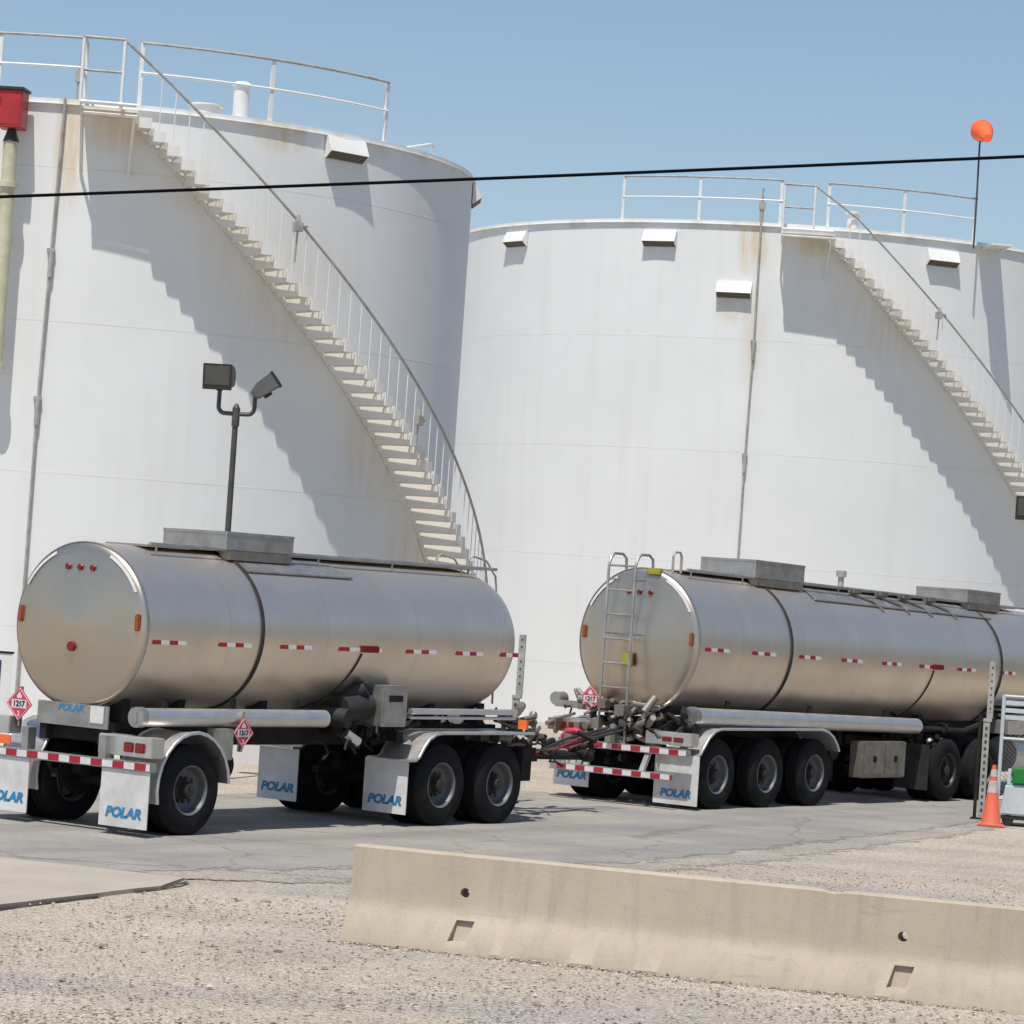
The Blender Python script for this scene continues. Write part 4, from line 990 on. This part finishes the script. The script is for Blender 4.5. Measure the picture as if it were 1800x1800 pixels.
for y in (6.95, 7.35): MB().cyl((1.0, y, 1.02), (1.03, y, 0.98), 0.06, n=12).build('air_valve', M['alu'], P2)
for y in (5.0, 5.9, 6.7, 7.6):
    b = MB(xf2); b.tube([(0.42, y, 3.46), (0.60, y+0.5, 3.33), (0.74, y+0.62, 3.20)], 0.022, 6); b.box(0.38, 0.5, y, y+0.25, 3.46, 3.52); b.build('top_bracket', M['alu_dark'], P2, smooth=False)
b = MB(xf2); b.cyl((-0.1, 5.6, 3.44), (-0.1, 5.6, 3.72), 0.05, n=12); b.cyl((-0.1, 5.6, 3.72), (-0.1, 5.6, 3.82), 0.085, n=14); b.build('top_vent', M['galv'], P2)

# ---- road tractor under the nose of the far trailer
_w_keep = _w; _w = None; rim_keep = M['rim']; M['rim'] = M['darkmetal']  # tractor rims coloured darker to imitate the shade under the trailer
K = thing('semi_tractor', 'white road tractor under the nose of the long tank trailer', 'truck', (2.313, 47.737, 0), YAW)
for y in (7.35, 8.72): axle_set(K, y)
for s in (-1, 1): wheel(K, s*1.19, 14.9, 0.52, s, 0.3)
b = MB()
for s in (-1, 1): b.box(s*0.42-0.045, s*0.42+0.045, 6.5, 16.2, 0.82, 1.07)
for y in (6.6, 7.9, 9.5, 11, 13): b.box(-0.374, 0.374, y-0.06, y+0.06, 0.84, 1.0)
b.cyl((-1.0, 14.9, 0.5), (1.0, 14.9, 0.5), 0.06, n=10)
b.build('chassis', M['chassis'], K, smooth=False)
b = MB(); b.cyl((0, 8.05, 1.071), (0, 8.05, 1.09), 0.48, n=28); b.build('fifth_wheel', M['chassis'], K)
for s in (-1, 1):
    x0, x1 = (0.58, 1.2) if s > 0 else (-1.2, -0.58)
    MB().box(x0, x1, 6.62, 6.635, 0.2, 0.95).build('mud_flap', M['black'], K, smooth=False)
b = MB()
for z in (1.60, 1.51, 1.42): b.box(0.55, 1.18, 9.55, 12.6, z, z+0.045)
b.box(0.57, 0.6, 9.58, 12.5, 1.15, 1.66); dk = b.build('side_rack', M['alu_dull'], K, bevel=0.006)
b = MB(); b.box(0.7, 1.2, 9.5, 12.7, 1.12, 1.36); b.build('tread_plate', M['alu'], dk, bevel=0.01)
b = MB(); b.cyl((0.86, 9.95, 0.76), (0.86, 12.6, 0.76), 0.31, n=28); b.build('fuel_tank', M['alu'], K)
b = MB(); b.box(-1.15, 1.15, 13.35, 15.0, 0.95, 2.85); b.prism([(15.0, 1.0), (16.6, 0.95), (16.6, 1.75), (15.0, 2.0)], -0.95, 0.95, 'X'); b.box(-1.1, 1.1, 13.4, 14.7, 2.851, 3.3)
cabm = b.build('cab', M['cabpaint'], K, bevel=0.06)
b = MB(); b.box(1.151, 1.16, 14.0, 14.85, 1.95, 2.65); b.box(-1.16, -1.151, 14.0, 14.85, 1.95, 2.65); b.box(-1.0, 1.0, 15.001, 15.012, 2.1, 2.7); b.build('window', M['glass'], cabm, smooth=False)
b = MB(); b.cyl((0.95, 13.15, 1.0), (0.95, 13.15, 3.6), 0.08, n=16); b.build('exhaust_stack', M['alu'], K)

# ------------------------------------------------------------------ small yard furniture
def sign_post(label, loc, h, dark):
    P = thing('sign_post', label, 'post', loc, R_(-12), 'perforated square posts')
    b = MB(); w_ = 0.05
    b.box(-w_, w_, -w_*0.6, w_*0.6, 0, h*0.62); b.box(-0.055, 0.075, -0.04, 0.04, h*0.62-0.0, h*0.62+0.05); lo = b.build('lower_sleeve', M['galv'], P, bevel=0.004)
    b = MB(); b.box(-0.04+0.03, 0.04+0.045, -0.025, 0.025, h*0.62+0.0505, h); b.build('upper_bar', M['galv'], P, bevel=0.004)
    b = MB(); k = 0
    z = 0.12
    while z < h-0.06:
        if z < h*0.60: b.box(-0.018, 0.018, -w_*0.6-0.002, -w_*0.6-0.0005, z, z+0.05)
        elif z > h*0.66: b.box(0.025, 0.05, -0.027, -0.0255, z, z+0.03)
        z += 0.105
    b.build('holes', M['pole'], P, smooth=False)
    if dark: MB().box(-0.125, -0.075, -0.03, 0.03, 0, h*0.66).build('dark_angle', M['chassis'], P, bevel=0.004)
    b = MB(); b.box(-0.16, 0.12, -0.1, 0.1, 0.0, 0.03); b.build('base_plate', M['chassis'], P, bevel=0.004)
    return P
sign_post('grey perforated post standing just behind the orange cone', (7.50, 49.0, 0), 2.43, True)
sign_post('grey perforated post standing between the two tank trailers', (0.24, 45.5, 0), 2.41, False)

CN = thing('traffic_cone', 'orange traffic cone with white collars in front of a perforated post', 'traffic cone', (7.44, 47.6, 0), R_(-8))
b = MB(); b.box(-0.20, 0.20, -0.20, 0.20, 0.0, 0.035); b.build('base', M['cone'], CN, bevel=0.012)
def cr(z): return 0.145-0.115*(z-0.035)/0.875
b = MB(); b.lathe([(0.165, 0.0352), (cr(0.05), 0.06), (cr(0.91), 0.91), (cr(0.91)-0.012, 0.915), (0.0, 0.912)], 32); b.build('cone', M['cone'], CN, ang=50)
b = MB(); b.lathe([(cr(0.50)+0.001, 0.50), (cr(0.50)+0.004, 0.502), (cr(0.68)+0.004, 0.678), (cr(0.68)+0.001, 0.68)], 32); b.build('collar', M['dirtywhite'], CN)
b = MB(); b.lathe([(cr(0.74)+0.001, 0.74), (cr(0.74)+0.004, 0.742), (cr(0.85)+0.004, 0.848), (cr(0.85)+0.001, 0.85)], 32); b.build('collar', M['dirtywhite'], CN)

BN = thing('spill_cart', 'pale grey wheeled bin with green lid at the right edge', 'wheeled bin', (7.98, 48.15, 0), R_(-10))
b = MB(); b.prism([(-0.32, 0.16), (0.36, 0.16), (0.42, 0.62), (-0.26, 0.62)], -0.28, 0.28, 'Y'); b.build('tub', M['bin'], BN, bevel=0.03)
b = MB(); b.box(-0.17, 0.44, -0.30, 0.30, 0.625, 0.86); b.build('lid', M['green'], BN, bevel=0.03)
b = MB(); b.box(-0.24, -0.19, -0.25, -0.2, 0.625, 0.84); b.box(-0.24, -0.19, 0.2, 0.25, 0.625, 0.84); b.tube([(-0.215, -0.23, 0.82), (-0.215, 0.23, 0.82)], 0.02, 8); b.build('handle', M['bin'], BN)
b = MB()
for x in (-0.2, 0.28):
    for y in (-0.22, 0.22): b.cyl((x, y-0.035, 0.085), (x, y+0.035, 0.085), 0.085, n=18)
b.box(-0.3, 0.36, -0.26, 0.26, 0.10, 0.155); b.build('caster', M['black'], BN)

GT = thing('mesh_gate', 'pale steel gate with bars and wire mesh behind the green lidded bin', 'gate', (7.86, 49.75, 0), R_(-6))
b = MB(); 
for x in (0.0, 2.4): b.cyl((x, 0, 0), (x, 0, 1.92), 0.03, n=10)
for z in (1.90, 1.24, 0.30): b.cyl((0, 0, z), (2.4, 0, z), 0.024, n=8)
b.tube([(0.03, 0.0, 0.32), (2.37, 0.0, 1.22)], 0.016, 6); fr = b.build('frame', M['bin'], GT)
for z in (1.80, 1.68, 1.57): MB().box(0.03, 2.37, -0.012, 0.012, z-0.035, z+0.035).build('bar', M['bin'], GT, bevel=0.004)
b = MB(); k = 0
while k*0.07 < 2.34:
    x = 0.03+k*0.07; h = 1.20-0.33; 
    x2 = min(x+h, 2.37); b.tube([(x, 0.0, 0.33), (x2, 0.0, 0.33+(x2-x))], 0.004, 4, False); x3 = max(x-h, 0.03); b.tube([(x, 0.006, 0.33), (x3, 0.006, 0.33+(x-x3))], 0.004, 4, False); k += 1
for i in range(34): x = 0.03+0.07*i; b.tube([(x, 0.0, 1.26), (min(x+0.26, 2.37), 0.0, 1.26+min(0.26, 2.37-x))], 0.004, 4, False); b.tube([(x, 0.006, 1.52), (min(x+0.26, 2.37), 0.006, 1.52-min(0.26, 2.37-x))], 0.004, 4, False)
b.build('wire_mesh', M['alu_dull'], GT)
SG = thing('notice_board', 'white notice board with navy blue panel at the left edge', 'sign', (-6.85, 43.0, 0), R_(4))
b = MB(); b.box(-0.55, 0.26, -0.012, 0.012, 0.9, 1.72); bd = b.build('board', M['white'], SG, smooth=False)
MB().box(-0.5, 0.12, -0.018, -0.013, 1.03, 1.63).build('blue_panel', M['signblue'], bd, smooth=False)
b = MB()
for z in (1.20, 1.29, 1.38): b.box(-0.42, 0.04, -0.022, -0.0185, z, z+0.035)
b.build('print_band', M['whitetape'], bd, smooth=False)
MB().box(-0.57, 0.28, -0.02, 0.02, 1.7205, 1.75).build('top_edge', M['chassis'], bd, smooth=False)
b = MB()
for x in (-0.45, 0.14): b.cyl((x, 0.04, 0), (x, 0.04, 1.7), 0.027, n=10)
b.build('leg', M['galv'], SG)

# ------------------------------------------------------------------ wood beyond the yard, right of the frame (mirrored in the barrels)
def wood():
    rnd = random.Random(5); vs = []; fs = []
    for i in range(150):
        a = R_(34+108*i/149+rnd.uniform(-0.5, 0.5)); rad = 118+rnd.uniform(-6, 6); cxx, cyy = rad*math.sin(a), 40+rad*math.cos(a); h = rnd.uniform(10, 17); wdt = rnd.uniform(2.5, 4.5)
        for j in range(110):
            u = rnd.random(); zz = h*(0.08+0.92*u); rr = wdt*math.sqrt(max(0.05, 1-(2*u-0.9)**2))*rnd.random()**0.4; t = rnd.uniform(0, 6.28)
            p = Vector((cxx+rr*math.cos(t), cyy+rr*math.sin(t), zz)); sz = rnd.uniform(0.5, 1.1)
            d1 = Vector((rnd.uniform(-1, 1), rnd.uniform(-1, 1), rnd.uniform(-1, 1))).normalized()*sz; d2 = d1.orthogonal().normalized()*sz*0.7
            o = len(vs); vs += [p-d1-d2, p+d1-d2, p+d1+d2, p-d1+d2]; fs.append((o, o+1, o+2, o+3))
    return MB().add(vs, fs)
M['leaf'] = simple('dark_leaf', (0.045, 0.06, 0.03), 0.8, 0, 0.3, 0.5)
mbw = wood(); me = bpy.data.meshes.new('distant_wood'); me.from_pydata([tuple(v) for v in mbw.v], [], mbw.f); me.materials.append(M['leaf'])
ow = struct(link('distant_wood', me), 'stuff'); ow['label'] = 'distant dark tree belt beyond the yard'
